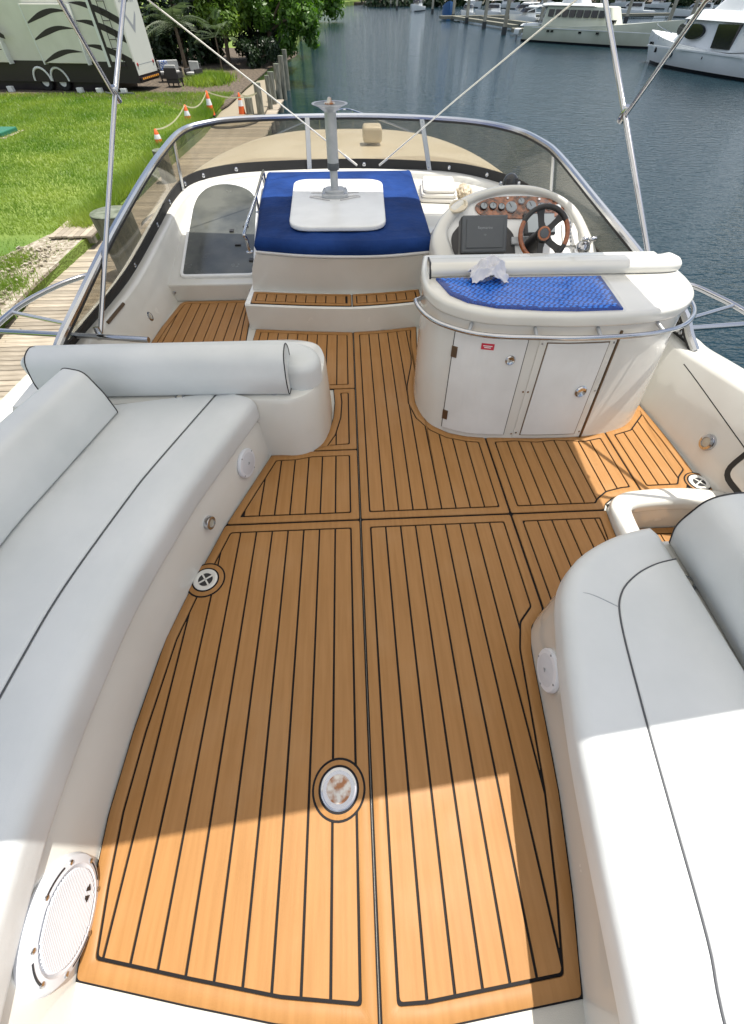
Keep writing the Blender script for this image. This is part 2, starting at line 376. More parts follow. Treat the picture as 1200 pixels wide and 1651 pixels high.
# windscreen lines: base on the coaming, top rail
WB = [(-1.97,2.44,.36),(-1.96,2.56,.355),(-1.95,2.85,.35),(-1.90,3.7,.37),(-1.88,4.65,.46),(-1.86,5.25,.53),(-1.79,5.74,.56),(-1.53,6.0,.58),(-1.07,6.16,.59),(0,6.26,.59),
      (1.0,6.12,.59),(1.45,5.90,.585),(1.82,5.47,.57),(1.985,5.05,.545),(2.06,4.6,.5),(2.12,3.9,.46),(2.18,3.1,.43),(2.21,2.6,.42),(2.225,2.42,.42),(2.24,2.32,.415)]
WT = [(-1.95,2.40,.38),(-1.88,2.48,.49),(-1.82,2.75,.595),(-1.80,3.54,.745),(-1.80,4.5,.87),(-1.81,5.22,.93),(-1.765,5.88,.985),(-1.55,6.14,1.015),(-1.09,6.26,1.035),(0.03,6.33,1.04),
      (.87,6.20,1.035),(1.46,5.98,1.025),(1.80,5.60,1.01),(1.93,5.15,.99),(1.98,4.75,.955),(2.01,3.87,.845),(2.09,3.09,.71),(2.18,2.55,.58),(2.21,2.38,.48),(2.24,2.30,.42)]
wb = cat(WB, 5); wt = cat(WT, 5)

# ---- hull and mouldings of the yacht itself
yacht = thing('motor_yacht', 'white fibreglass motor yacht whose flybridge fills the picture', 'yacht', (0, 0, -3.1))
fl = MB(); fl.box((-1.97, -2.2, -.06), (1.45, 4.3, 0)); fl.box((1.45, 1.38, -.06), (2.25, 4.3, 0)); fl.box((1.45, -2.2, -.06), (2.25, .95, 0)); fl.build('deck_pan', 'nonskid', yacht)
# coaming all round, lofted: inside foot, inside top, outside top, outside skirt
cp = [(-2.02,-2.2,.42),(-2.03,0,.41),(-2.02,1.2,.39),(-1.99,2.2,.365)]+WB+[(2.26,2.1,.44),(2.28,1.6,.50),(2.30,.8,.55),(2.30,-2.2,.55)]
cp = cat(cp, 5); rs = []
for i, p in enumerate(cp):
    a = Vector(cp[max(i-1, 0)]); b = Vector(cp[min(i+1, len(cp)-1)]); t = b-a; t.z = 0; t.normalize(); o = Vector((-t.y, t.x, 0)); p = Vector(p)
    rs.append([p-o*.16-Vector((0, 0, p.z+.03)), p-o*.075-Vector((0, 0, .03)), p-o*.06-Vector((0, 0, .008)), p-o*.04, p+o*.10, p+o*.125-Vector((0, 0, .008)), p+o*.14-Vector((0, 0, .04)), p+o*.30-Vector((0, 0, 1.0)), p+o*.25-Vector((0, 0, 1.0))])
MB().rings(rs, closed=False, cap0=False, cap1=False).build('coaming', 'gelcoat', yacht, smooth=35)
# cabin roof ahead of the flybridge, then the lower hull
def dome(z0, z1, sx, y0, y1, mat, name, power=1.0):
    b = MB(); rs = []
    for i in range(13):
        t = i/12; rr = math.sin(t*math.pi/2); zz = z1+(z0-z1)*(1-math.cos(t*math.pi/2))
        rs.append([(sx*rr*math.copysign(abs(math.cos(a))**.72, math.cos(a)), y0+(y1-y0)*rr*max(0, math.sin(a))**.80, zz) for a in [math.pi*k/40 for k in range(41)]])
    b.rings(rs, closed=False, cap0=False, cap1=False); return b.build(name, mat, yacht, smooth=40)
dome(.10, .45, 2.62, 6.0, 11.8, 'gelcoat_cream', 'cabin_roof')
dome(.34, .47, 2.30, 6.0, 8.4, 'gelcoat_tan', 'roof_aft_shell')  # darker tan shell over the aft part of the roof
hb = MB(); st = [(-6, 2.3, -.95), (0, 2.75, -.95), (6, 2.75, -.9), (9.5, 2.35, -.8), (12.2, 1.5, -.68), (14.2, .5, -.6), (14.9, .05, -.55)]
hb.rings([[(-x, y, z), (-x-.03, y, z-.15), (-x*.86, y, -2.3), (-x*.55, y, -3.3), (x*.55, y, -3.3), (x*.86, y, -2.3), (x+.03, y, z-.15), (x, y, z)] for y, x, z in st]); hb.build('hull', 'gelcoat', yacht, smooth=40)
rail = MB(); top = [(-2.6,5.0,-.25),(-2.7,7.5,-.2),(-2.35,9.8,-.08),(-1.5,12.2,.05),(-.5,14.1,.12),(0,14.8,.14),(.5,14.1,.12),(1.5,12.2,.05),(2.35,9.8,-.08),(2.7,7.5,-.2),(2.6,5.0,-.25)]
tp = cat(top, 6); rail.tube(tp, .016, 6)
for q in tp[3::5]: rail.tube([q, (q[0]*1.0, q[1], -.85)], .012, 6)
rail.build('bow_rail', 'chrome', yacht, smooth=50)
v = MB(); v.lathe([(.085, 0), (.085, .12), (.08, .14)], (.43, 8.75, .33)); v.build('vent_neck', 'gelcoat_cream', yacht, smooth=40)
v = MB(); v.slab(roundpoly([(.28,8.58),(.59,8.58),(.59,8.95),(.28,8.95)], .05), .44, .64, .05, 4, .05); v.build('vent_hood', 'gelcoat_cream', yacht, smooth=40)
# forward mouldings inside the screen: sloping hatch deck to port, flat dash deck to starboard
S0, S1 = Vector((0, 4.13, .155)), Vector((0, 6.0, .54)); sv = (S1-S0)
def slope(x, y, off=0.0):
    t = (y-S0.y)/sv.y; n = Vector((0, -sv.z, sv.y)).normalized(); return Vector((x, y, S0.z+sv.z*t))+n*off
hd = MB(); hd.rings([[(-1.80, 4.13, 0), (-1.83, 4.8, 0), (-1.84, 5.4, 0), (-1.66, 5.8, 0), (-1.3, 6.08, 0), (-.8, 6.2, 0), (-.8, 4.13, 0)],
                     [slope(-1.80, 4.13), slope(-1.83, 4.8), slope(-1.84, 5.4), slope(-1.66, 5.8), slope(-1.3, 6.08), slope(-.8, 6.2), slope(-.8, 4.13)]])
hd.build('hatch_deck', 'gelcoat', yacht, bevel=.012)
dd = MB(); dd.prism([(.60,3.9),(2.08,3.9),(2.05,4.6),(1.98,5.1),(1.78,5.5),(1.42,5.88),(1.0,6.1),(.5,6.2),(-.95,6.2),(-.95,5.95),(.60,5.95)], .1, .52); dd.build('dash_deck', 'gelcoat', yacht, bevel=.012)
# bolts, wall lights, seam and locker on the coaming
for x, y in ((-1.73, 4.125), (-.99, 4.125)): MB().lathe([(.014, -.004), (.014, .004), (.008, .007)], (x, y, .09), (0, -1, 0), 10).build('screw', 'chrome', yacht, smooth=40)
def puck(parent, org, axis, r=.042, name='courtesy_light'):
    o = MB().lathe([(r, -.01), (r, .006), (r*.92, .014), (r*.62, .018), (r*.58, .012)], org, axis, 24).build(name, 'chrome', parent, smooth=40)
    MB().lathe([(r*.57, .004), (r*.57, .0125), (r*.3, .0145), (.002, .015)], org, axis, 20).build('lens', 'lens', o, smooth=40); return o
puck(yacht, (-1.795, 3.57, .125), (1, 0, .28))
lk = MB(); pf = roundpoly([(1.50,.13),(1.90,.13),(1.90,.40),(1.50,.40)], .10)
lk.rings([[(2.21-(.5-z)*.17, y-.42, z) for y, z in pf], [(2.165-(.5-z)*.17, y-.42, z) for y, z in pf]]); lo = lk.build('side_locker', 'rubber', yacht, smooth=40)
lk = MB(); lk.rings([[(2.167-(.5-z)*.17, y-.42, z) for y, z in inset(pf, .03)], [(2.157-(.5-z)*.17, y-.42, z) for y, z in inset(pf, .04)]]); lk.build('locker_door', 'gelcoat', lo, smooth=40)
def coam(y, z):
    for a, b in zip(cp, cp[1:]):
        if a[0] > 1 and b[0] > 1 and a[1] >= y >= b[1]:
            t = (a[1]-y)/max(a[1]-b[1], 1e-6); X = a[0]+(b[0]-a[0])*t; zt = a[2]+(b[2]-a[2])*t; return (X-.16+.085*(z+.03)/zt-.0005, y, z)
cs = MB(); cs.tube([coam(2.24-.1*k, .36-.011*k) for k in range(13)], .0028, 6); cs.build('moulding_seam', 'caulk', yacht)
puck(yacht, Vector(coam(1.70, .165))+Vector((-.003, 0, 0)), (-1, .02, .18), .05)
ml = MB(); ml.tube([(-1.86, 3.05, .33), (-1.84, 3.35, .335)], .012, 8); ml.build('grab_strip', 'bronze_hinge', yacht)
# companionway: raised rim round a stairwell
cwp = cat([(1.425,.70),(1.425,1.0),(1.43,1.2),(1.455,1.33),(1.53,1.40),(1.66,1.425),(1.9,1.43),(2.1,1.40),(2.22,1.36)], 5)
cw = thing('companionway', 'white raised rim around the stairwell between starboard seat and console', 'stairwell', (1.7, 1.2, 0))
MB().sweep(cwp, roundpoly([(-.10,-.02),(.015,-.02),(.015,.05),(-.015,.065),(-.085,.065),(-.10,.04)], .012, 3)).build('rim', 'gelcoat', cw, smooth=40)
MB().box((1.45, .9, -.62), (1.50, 1.36, -.005)).box((1.50, 1.34, -.62), (2.25, 1.38, -.005)).build('well_wall', 'gelcoat', cw)
tr_ = MB(); tr_.box((1.50, .95, -.30), (2.2, 1.338, -.215)); tr_.build('stair_tread', 'caulk', cw)
for k in range(8):
    MB().box((1.53+k*.0835, 1.0, -.215), (1.53+k*.0835+.075, 1.285, -.207)).build('plank', 'teak_foam', cw)
MB().box((1.51, 1.295, -.215), (2.19, 1.334, -.207)).build('plank', 'teak_foam', cw)
MB().box((1.46, .6, -.9), (2.2, 1.3, -.62)).build('lower_step', 'gelcoat', cw)

# ---- teak-look foam mats: one thing per cut panel, planks as pieces
GAP = .0046
def deck_mat(label, poly, z=0.0, pitch=.0875, border=.05, fit=0, anchor='L'):
    cx = sum(p[0] for p in poly)/len(poly); cy = sum(p[1] for p in poly)/len(poly)
    t = thing('deck_mat', label, 'deck mat', (cx, cy, z), 'teak-look foam mats on the flybridge deck')
    MB().prism(poly, z+.0005, z+.005).build('backing', 'caulk', t)
    o = roundpoly(inset(poly, .0055), .012, 3); i_ = roundpoly(inset(poly, border), .012, 3)
    b = MB()
    b.rings([[(p[0], p[1], z+.005) for p in o], [(p[0], p[1], z+.0105) for p in inset(o, .0003)], [(p[0], p[1], z+.0115) for p in inset(o, .0015)], [(p[0], p[1], z+.0115) for p in inset(i_, -.0012)], [(p[0], p[1], z+.0105) for p in i_], [(p[0], p[1], z+.005) for p in i_]], False, False)
    b.build('border', 'teak_foam', t, smooth=50)
    core = roundpoly(inset(poly, border+2*GAP), .01, 3)
    x_lo = min(p[0] for p in core); x_hi = max(p[0] for p in core)
    if fit: pitch = (x_hi-x_lo+2*GAP)/fit
    x0 = x_lo-GAP if anchor == 'L' else x_hi+GAP
    k0 = math.floor((x_lo-x0)/pitch)-1; k = k0
    while x0+k*pitch < x_hi:
        a = x0+k*pitch+GAP; e = a+pitch-2*GAP; q = clip(clip(core, 0, a, True), 0, e, False); k += 1
        if len(q) < 3 or parea(q) < .0007: continue
        qq = [q[0]]
        for p in q[1:]:
            if (Vector(p)-Vector(qq[-1])).length > 1e-4: qq.append(p)
        if (Vector(qq[0])-Vector(qq[-1])).length < 1e-4: qq.pop()
        if len(qq) < 3: continue
        MB().rings([[(p[0], p[1], z+.005) for p in qq], [(p[0], p[1], z+.0108) for p in qq], [(p[0], p[1], z+.0115) for p in inset(qq, .0009)]], False, True).build('plank', 'teak_foam', t)
    return t
def bay(pts): return [(-x, y) for x, y in reversed(pts)]
P1 = [(-.001,-.50),(-.001,1.329),(-.765,1.329),(-.815,1.14),(-.875,.92),(-.925,.69),(-.953,.31),(-.957,.05),(-.94,-.15),(-.912,-.355),(-.57,-.42),(-.30,-.468)]
deck_mat('largest wood-look deck mat panel beside the port seat, with two round fittings', P1, anchor='R')
deck_mat('long wood-look deck mat panel beside the starboard seat, half in sun', [(.001,-.50),(.14,-.50),(.602,-.463),(.652,-.25),(.702,.03),(.733,.32),(.757,.55),(.79,.66),(.869,.74),(.866,1.329),(.001,1.329)], fit=9)
deck_mat('small wood-look deck mat panel tucked between starboard seat end and stairwell rim', [(.871,.70),(1.37,.78),(1.41,1.14),(1.43,1.329),(.868,1.329)], pitch=.083)
deck_mat('wood-look deck mat panel running forward along the console to the sunbed step', [(.001,1.331),(.867,1.331),(.867,1.985),(.745,2.005),(.63,2.045),(.545,2.115),(.475,2.23),(.442,2.39),(.455,2.6),(.52,2.9),(.58,3.51),(.3,3.46),(.001,3.435)], fit=9)
deck_mat('sunlit wood-look deck mat panel at the foot of the cabinet doors', [(.869,1.331),(1.420,1.331),(1.445,1.372),(1.51,1.418),(1.60,1.440),(1.699,1.448),(1.699,2.005),(1.52,1.965),(1.33,1.99),(1.2,1.975),(1.06,1.995),(.869,1.985)], fit=9)
deck_mat('narrow wood-look deck mat panel along the starboard coaming', [(1.701,1.448),(1.98,1.452),(2.03,1.53),(2.105,1.60),(2.105,1.9),(2.098,2.05),(2.078,2.33),(2.0,2.2),(1.86,2.055),(1.701,2.005)], fit=4)
deck_mat('wood-look deck mat panel in front of the small port speaker', [(-.001,1.331),(-.001,1.909),(-.30,1.909),(-.42,1.885),(-.565,1.885),(-.762,1.331)], anchor='R')
deck_mat('smallest wood-look deck mat panel hugging the round end of the port seat', [(-.001,1.911),(-.001,2.584),(-.17,2.584),(-.158,2.42),(-.166,2.25),(-.20,2.08),(-.255,1.965),(-.31,1.911)], anchor='R')
deck_mat('wood-look deck mat panel behind the bolster, below the sunbed step', [(-.001,2.586),(-.001,3.433),(-.45,3.475),(-.88,3.535),(-.90,2.586)], anchor='R')
deck_mat('wood-look deck mat panel in front of the smoked hatch', [(-.905,2.7),(-.95,3.53),(-.975,4.115),(-1.66,4.115),(-1.695,4.06),(-1.75,3.6),(-1.80,2.7)], anchor='R')

# round fittings let into the mats: collar of mat, steel plate or drain
def round_fitting(name, label, cat_, x, y, r_, cr, drain):
    t = thing(name, label, cat_, (x, y, .0115))
    MB().lathe([(cr, 0), (cr, .0012)], (x, y, .0116), seg=40).build('caulk_ring', 'caulk', t)
    MB().lathe([(cr-.008, 0), (cr-.008, .0022), (cr-.0095, .003)], (x, y, .0116), seg=40).build('collar', 'teak_foam', t, smooth=40)
    MB().lathe([(r_+.008, 0), (r_+.008, .0038)], (x, y, .0116), seg=40).build('inner_caulk', 'caulk', t)
    if drain:
        MB().lathe([(r_, 0), (r_, .006), (r_*.93, .009), (r_*.72, .009), (r_*.62, .005)], (x, y, .0116), seg=40).build('drain_flange', 'gelcoat', t, smooth=40)
        MB().lathe([(r_*.60, 0), (r_*.60, .0058)], (x, y, .0116), seg=30).build('drain_hole', 'black_plastic', t)
        for a in (.6, .6+math.pi/2): MB().obb((x, y, .0184), (math.cos(a), math.sin(a), 0), (-math.sin(a), math.cos(a), 0), (0, 0, 1), r_*.62, .004, .0015).build('drain_bar', 'gelcoat', t)
    else:
        MB().lathe([(r_, 0), (r_, .0045), (r_*.96, .0062), (r_*.86, .0058)], (x, y, .0116), seg=40).build('rim_ring', 'chrome', t, smooth=40)
        MB().lathe([(r_*.86, 0), (r_*.86, .0055), (r_*.3, .0064), (r_*.15, .008), (.003, .0085)], (x, y, .0116), seg=36).build('socket_plate', 'rust_metal', t, smooth=40)
    return t
round_fitting('table_socket', 'round rust-stained steel table socket let into the deck mat', 'deck fitting', -.12, .08, .068, .100, False)
round_fitting('deck_drain', 'round white deck drain beside the port seat base', 'drain', -.80, .985, .060, .098, True)
round_fitting('deck_drain', 'round deck drain in the corner by the starboard coaming', 'drain', 2.085, 1.51, .06, .085, True)

# ---- port seat
LF = cat([(-.66,-1.4),(-.80,-.85),(-.91,-.36),(-.952,-.05),(-.958,.2),(-.945,.45),(-.915,.72),(-.82,1.14),(-.765,1.33),(-.575,1.89)], 6)
ps = thing('port_seat', 'long white vinyl bench seat curving along the port side', 'bench seat', (-1.3, .5, 0))
bl = LF+[(-1.96, 1.95), (-1.96, -1.4)]
n_ = len(LF); up = [(p[0]-.012, p[1]) for p in LF]+[(-1.96, 1.95), (-1.96, -1.4)]
MB().rings([[(p[0], p[1], .0) for p in bl], [(p[0], p[1], .27) for p in up], [(p[0], p[1], .30) for p in inset(up, .02)]]).build('seat_base', 'gelcoat', ps, smooth=35)
def dome_prof(u0, u1, z0, z1, r1, crown):
    p = roundpoly([(u0, z0), (u1, z0), (u1, z1), ((u0+u1)/2, z1+crown), (u0, z1)], [.02, .015, .014, .12, r1], 6); return p
MB().sweep(LF, dome_prof(-.004, .233, .300, .437, .06, .016)).build('front_roll', 'vinyl', ps, smooth=60)
LL = cat([(-1.43,-1.4),(-1.50,-.6),(-1.50,.3),(-1.47,.93),(-1.40,1.30),(-1.29,1.79),(-1.27,1.87)], 6)
isl = []
for i in range(len(LF)):
    a = Vector(LF[max(i-1, 0)]); b = Vector(LF[min(i+1, len(LF)-1)]); t = (b-a).normalized(); isl.append((LF[i][0]-t.y*.236, LF[i][1]+t.x*.236))
bk_ = [(x-.12, y) for x, y in LL]
MB().slab(list(isl)+list(reversed(bk_)), .285, .444, .013, 5, .012).build('seat_cushion', 'vinyl', ps, smooth=60)
MB().tube([(p[0], p[1], .4345) for p in isl], .0026, 6).build('seat_seam', 'seam_grey', ps)
# loose back cushion
LBp = [p for p in LL if p[1] < 1.80]
bprof = roundpoly([(.0,.448),(.012,.57),(.055,.695),(.17,.705),(.23,.62),(.24,.448)], [.02,.03,.035,.035,.04,.03], 5)
pb_ = thing('back_cushion', 'white vinyl back cushion set along the port seat, dark piped end', 'cushion', (-1.5, .4, .44))
MB().sweep(LBp, bprof).build('cushion', 'vinyl', pb_, smooth=50)
def endpipe(path, prof, end, parent, r=.0035):
    i = len(path)-1 if end else 0
    a = Vector(path[max(i-1, 0)]); b = Vector(path[min(i+1, len(path)-1)]); t = (b-a).normalized(); n2 = Vector((-t.y, t.x)); p = Vector(path[i])
    pts = [(p.x+n2.x*u, p.y+n2.y*u, z) for u, z in prof]; MB().tube(pts+[pts[0]], r, 6).build('end_piping', 'piping', parent, smooth=60)
endpipe(LBp, bprof, True, pb_)
# rounded pod at the forward end, padded coaming on it, loose bolster
pod = thing('seat_pod', 'rounded white pod closing the forward end of the port seat', 'seat pod', (-.9, 2.2, 0))
pp = roundpoly([(-1.95,1.885),(-.56,1.885),(-.36,1.865),(-.235,1.95),(-.18,2.12),(-.165,2.35),(-.22,2.52),(-.38,2.58),(-1.95,2.58)], [0,.04,.12,.1,.1,.12,.12,.1,0], 4)
MB().rings([[(p[0], p[1], 0) for p in pp], [(p[0], p[1], .40) for p in inset(pp, .012)], [(p[0], p[1], .425) for p in inset(pp, .022)], [(p[0], p[1], .43) for p in inset(pp, .035)]]).build('pod_base', 'gelcoat', pod, smooth=35)
pu = roundpoly([(-1.93,2.14),(-.46,2.14),(-.41,1.99),(-.29,1.955),(-.20,2.02),(-.185,2.13),(-.25,2.24),(-.42,2.32),(-1.93,2.33)], [0,.05,.06,.07,.08,.1,.1,.1,0], 5)
MB().slab(inset(pu, .006), .43, .575, .05, 5).build('padded_coaming', 'vinyl', pod, smooth=60)
puck(pod, (-.47, 1.965, .43), (0, -.2, 1), .028, 'latch'); puck(pod, (-1.0, 1.93, .43), (0, -.2, 1), .028, 'latch')
bol = thing('bolster', 'long white vinyl bolster with black piped ends across the port pod', 'cushion', (-1.0, 2.05, .44))
bp_ = [(-1.74, 2.045), (-1.4, 2.04), (-.9, 2.03), (-.375, 2.015)]
bpr = roundpoly([(-.095,.435),(-.115,.53),(-.07,.665),(.04,.685),(.10,.62),(.09,.435)], [.03,.06,.07,.06,.06,.03], 5)
MB().sweep(cat(bp_, 6), bpr).build('cushion', 'vinyl', bol, smooth=55)
endpipe(cat(bp_, 6), bpr, True, bol); endpipe(cat(bp_, 6), bpr, False, bol)
# speakers in the seat faces
def speaker(label, org, axis, r, big):
    t = thing('speaker', label, 'speaker', org)
    A = Vector(axis).normalized()
    if big:
        MB().lathe([(r, -.005), (r, .012), (r*.95, .026), (r*.80, .032), (r*.74, .024)], org, A, 40).build('bezel', 'speaker_white', t, smooth=40)
        MB().lathe([(r*.74, 0), (r*.74, .024), (r*.5, .029), (.002, .031)], org, A, 36).build('cone_plate', 'speaker_white', t, smooth=40)
        X = Vector((0, 0, 1)); X = (X-A*X.dot(A)).normalized(); Y = A.cross(X); O = Vector(org)
        for k in range(-13, 14):
            d = k*r*.052; hl = math.sqrt(max(0, (r*.72)**2-d*d))
            MB().obb(O+Y*0+X*d+A*(.0305), Y, X, A, hl, r*.014, .0035).build('grille_bar', 'speaker_white', t)
        for k in range(8):
            a = k*math.pi/4+.35; q = O+X*(math.cos(a)*r*.88)+Y*(math.sin(a)*r*.88)+A*.028
            MB().lathe([(r*.045, 0), (r*.045, .004), (r*.02, .006)], q, A, 10).build('screw', 'chrome', t, smooth=40)
        for k in range(4):
            a0 = k*math.pi/2+.55; b = MB()
            b.tube([O+X*(math.cos(a0+j*.09)*r*.885)+Y*(math.sin(a0+j*.09)*r*.885)+A*.0285 for j in range(7)], .0028, 5); b.build('slot', 'black_plastic', t)
        mk = MB(); c0 = O-X*(r*.42)+Y*(-r*.28)+A*.036
        for sgn in (1, -1):
            c1 = c0+Y*(sgn*r*.035)
            mk.add([c1-X*.012, c1+X*.012, c1+X*.010+Y*(sgn*r*.05), c1-X*.002+Y*(sgn*r*.11), c1-X*.010+Y*(sgn*r*.03)], [(0, 1, 2, 3, 4)])
        mk.build('emblem', 'print_black', t)
    else:
        MB().lathe([(r, -.005), (r, .006), (r*.95, .012), (r*.80, .014)], org, A, 32).build('bezel', 'speaker_white', t, smooth=40)
        MB().lathe([(r*.80, .006), (r*.80, .0135), (r*.45, .0175), (.002, .0185)], org, A, 30).build('grille', 'speaker_grille', t, smooth=40)
        X = Vector((0, 0, 1)); X = (X-A*X.dot(A)).normalized(); Y = A.cross(X); O = Vector(org)
        for k in range(4):
            a = k*math.pi/2+.5; MB().lathe([(r*.05, 0), (r*.05, .003)], O+X*(math.cos(a)*r*.88)+Y*(math.sin(a)*r*.88)+A*.0125, A, 8).build('screw', 'print_grey', t)
        MB().obb(O+A*.0195, Y, X, A, r*.10, r*.03, .0006).obb(O+A*.0195+X*r*.09, Y, X, A, r*.05, r*.03, .0006).build('emblem', 'print_grey', t)
    return t
m = new_mat('speaker_grille', (.66, .68, .72), .5); bump(m, 240, .6, .003, kind='ShaderNodeTexVoronoi')
speaker('small round white speaker at the forward end of the port seat face', (-.655, 1.66, .165), (1, -.30, .05), .088, False)
speaker('big ribbed white speaker low in the port seat face, lower left', (-.938, -.20, .150), (1, .13, .03), .152, True)
speaker('small round white speaker in the rounded end of the starboard seat face', (.730, .42, .175), (-1, .12, .08), .085, False)
pl_ = puck(ps, (-.790, 1.245, .15), (1, -.28, .05), .038)

# ---- starboard seat
RFb = cat([(1.42,.84),(1.15,.83),(.97,.80),(.86,.735),(.785,.655),(.757,.55),(.733,.32),(.702,.03),(.652,-.25),(.603,-.463),(.52,-.95),(.45,-1.4)], 6)
RFt = cat([(1.42,.925),(1.27,.915),(1.12,.89),(.985,.84),(.86,.765),(.762,.645),(.695,.44),(.645,.22),(.605,-.01),(.555,-.40),(.485,-.93),(.42,-1.4)], 6)
NB = 60; rb = resample(RFb, NB); rt = resample(RFt, NB)
ss = thing('starboard_seat', 'white vinyl bench seat with rounded end along the starboard side', 'bench seat', (1.0, 0, 0))
tail = [(2.1, -1.4), (2.1, .84)]
rings_ = []
for z, t in ((0, 0), (.12, .04), (.24, .12), (.31, .28), (.338, .40)):
    rings_.append([(a[0]+(b[0]-a[0])*t, a[1]+(b[1]-a[1])*t, z) for a, b in zip(rb, rt)]+[(p[0], p[1], z) for p in tail])
MB().rings(rings_).build('seat_base', 'gelcoat', ss, smooth=35)
poly = list(rt)+[(1.30, -1.4), (1.30, .88)]
poly = [p for p in rt if p[0] < 1.245]+[(1.25, -1.4)]; poly = [(1.25, .86)]+poly
MB().slab(poly, .336, .468, .05, 6, .03).build('front_roll', 'vinyl', ss, smooth=60)
inner = cat([(1.235,.735),(1.14,.715),(1.04,.67),(.955,.60),(.905,.49),(.85,.21),(.81,-.03),(.77,-.27),(.73,-.42),(.65,-.9),(.59,-1.39)], 6)
MB().slab(inner+[(1.24, -1.39)], .43, .475, .012, 4).build('seat_cushion', 'vinyl', ss, smooth=60)
MB().tube([(p[0], p[1], .4695) for p in inner], .0030, 6).build('seat_seam', 'seam_grey', ss)
MB().tube(cat([(.775, .62, .440), (.80,.615,.463), (.85, .60, .4685), (.93, .545, .4685)], 5), .0018, 6).build('stitch_seam', 'satin_grey', ss)
MB().box((1.252, -1.4, .335), (1.48, .86, .40)).build('seat_shelf', 'gelcoat', ss)
sp = [(1.29, .845), (1.285, .5), (1.27, .1), (1.24, -.5), (1.20, -1.4)]
sprof = roundpoly([(-.015,.403),(-.075,.55),(-.055,.71),(.07,.745),(.17,.67),(.18,.403)], [.02,.05,.05,.06,.05,.03], 5)
sb = thing('back_cushion', 'white vinyl back cushion with black piped end along the starboard coaming', 'cushion', (1.4, 0, .4))
sp2 = cat(sp, 6); MB().sweep([(p[0]+.03, p[1]) for p in sp2], sprof).build('cushion', 'vinyl', sb, smooth=50); endpipe([(p[0]+.03, p[1]) for p in sp2], sprof, False, sb)
puck(ss, (1.275, .66, .40), (-.1, -.1, 1), .035, 'latch')

# ---- sunbed plinth, step and cushion
sbd = thing('sunbed_plinth', 'white curved sunbed plinth with a wood-look step', 'sunbed', (-.1, 4.8, 0))
arc = cat([(-.93,3.545),(-.45,3.478),(0,3.438),(.3,3.462),(.62,3.515)], 6)
stp = roundpoly([(-.93,3.545)], 0) if False else arc
MB().rings([[(p[0], p[1], 0) for p in stp]+[(.72, 4.3, 0), (-.90, 4.3, 0)], [(p[0], p[1], .21) for p in stp]+[(.72, 4.3, .21), (-.90, 4.3, .21)], [(p[0], p[1]+.012, .222) for p in stp]+[(.72, 4.3, .222), (-.90, 4.3, .222)]]).build('step', 'gelcoat', sbd, smooth=30)
arc2 = cat([(-.90,3.83),(-.45,3.755),(0,3.715),(.3,3.725),(.66,3.79)], 6); arc3 = cat([(-.80,3.80),(-.42,3.70),(-.05,3.655),(.3,3.655),(.70,3.73)], 6)
pr = [(.80, 6.0), (-.95, 6.0)]; pr0 = [(.74, 6.0), (-.93, 6.0)]
MB().rings([[(p[0], p[1], .2) for p in arc2+pr0], [(p[0], p[1], .40) for p in [tuple((Vector(a)*.6+Vector(b)*.4)) for a, b in zip(arc2, arc3)]+pr0], [(p[0], p[1], .515) for p in arc3+pr], [(p[0], p[1]+.02, .53) for p in arc3]+[(p[0], p[1], .53) for p in pr]]).build('plinth', 'gelcoat', sbd, smooth=30)
trd = [(p[0], p[1]+.014) for p in arc]
def tread(label, pts):
    f_ = [(p[0], p[1]+.014) for p in pts]; b_ = [(p[0], p[1]+.235) for p in reversed(pts)]
    return deck_mat(label, f_+b_, .222, .0875, .035)
tread('wood-look tread pad on the port half of the sunbed step', cat([(-.88,3.535),(-.45,3.478),(-.22,3.455),(-.003,3.438)], 4))
tread('wood-look tread pad on the starboard half of the sunbed step', cat([(.003,3.438),(.3,3.462),(.61,3.512)], 4))
cu = thing('sunbed_cushion', 'dark blue canvas sunbed cushion, its forward half in the sun', 'cushion', (0, 4.8, .53))
co = cat([(-.79,3.79),(-.42,3.69),(-.05,3.645),(.3,3.645),(.69,3.715)], 14)+cat([(.71,4.3),(.735,5.2),(.755,5.93)], 16)+[(.755-1.685*k/20, 5.93) for k in range(1, 20)]+cat([(-.93,5.93),(-.885,5.0),(-.82,4.2)], 16)
co = roundpoly(co, .03, 3) if False else co
g = MB(); rs_ = []
for z, d in ((.532, .02), (.55, .002), (.58, -.006), (.61, .004), (.628, .02), (.636, .045)): rs_.append([(p[0], p[1], z) for p in inset(co, d)])
g.rings(rs_, True, False)
base = inset(co, .045); NR = 34; cxy = Vector((-.06, 4.78))
rr_ = []
for k in range(NR+1):
    t = k/NR; ring = []
    for p in base:
        q = Vector(p).lerp(cxy, t*.985); zz = .636+.010*(1-(1-t)**2)+min(1, t*6)*(.010*noise.noise(Vector((q.x*3, q.y*2, 1)))+.013*(.5-abs(noise.noise(Vector((q.x*2.2+q.y*3.2, q.y*2.0-q.x*3.4, 4)))))+.006*(.5-abs(noise.noise(Vector((q.x*9, q.y*5, 7))))))
        if k == 0: zz = .636
        ring.append((q.x, q.y, zz))
    rr_.append(ring)
g.rings(rr_, False, True)
g.build('canvas', 'navy_canvas', cu, smooth=70)
MB().rings([[(p[0], p[1], .529) for p in inset(co, -.004)], [(p[0], p[1], .540) for p in inset(co, -.008)], [(p[0], p[1], .5445) for p in inset(co, .0)]]).build('base_welt', 'white_board', cu, smooth=40)

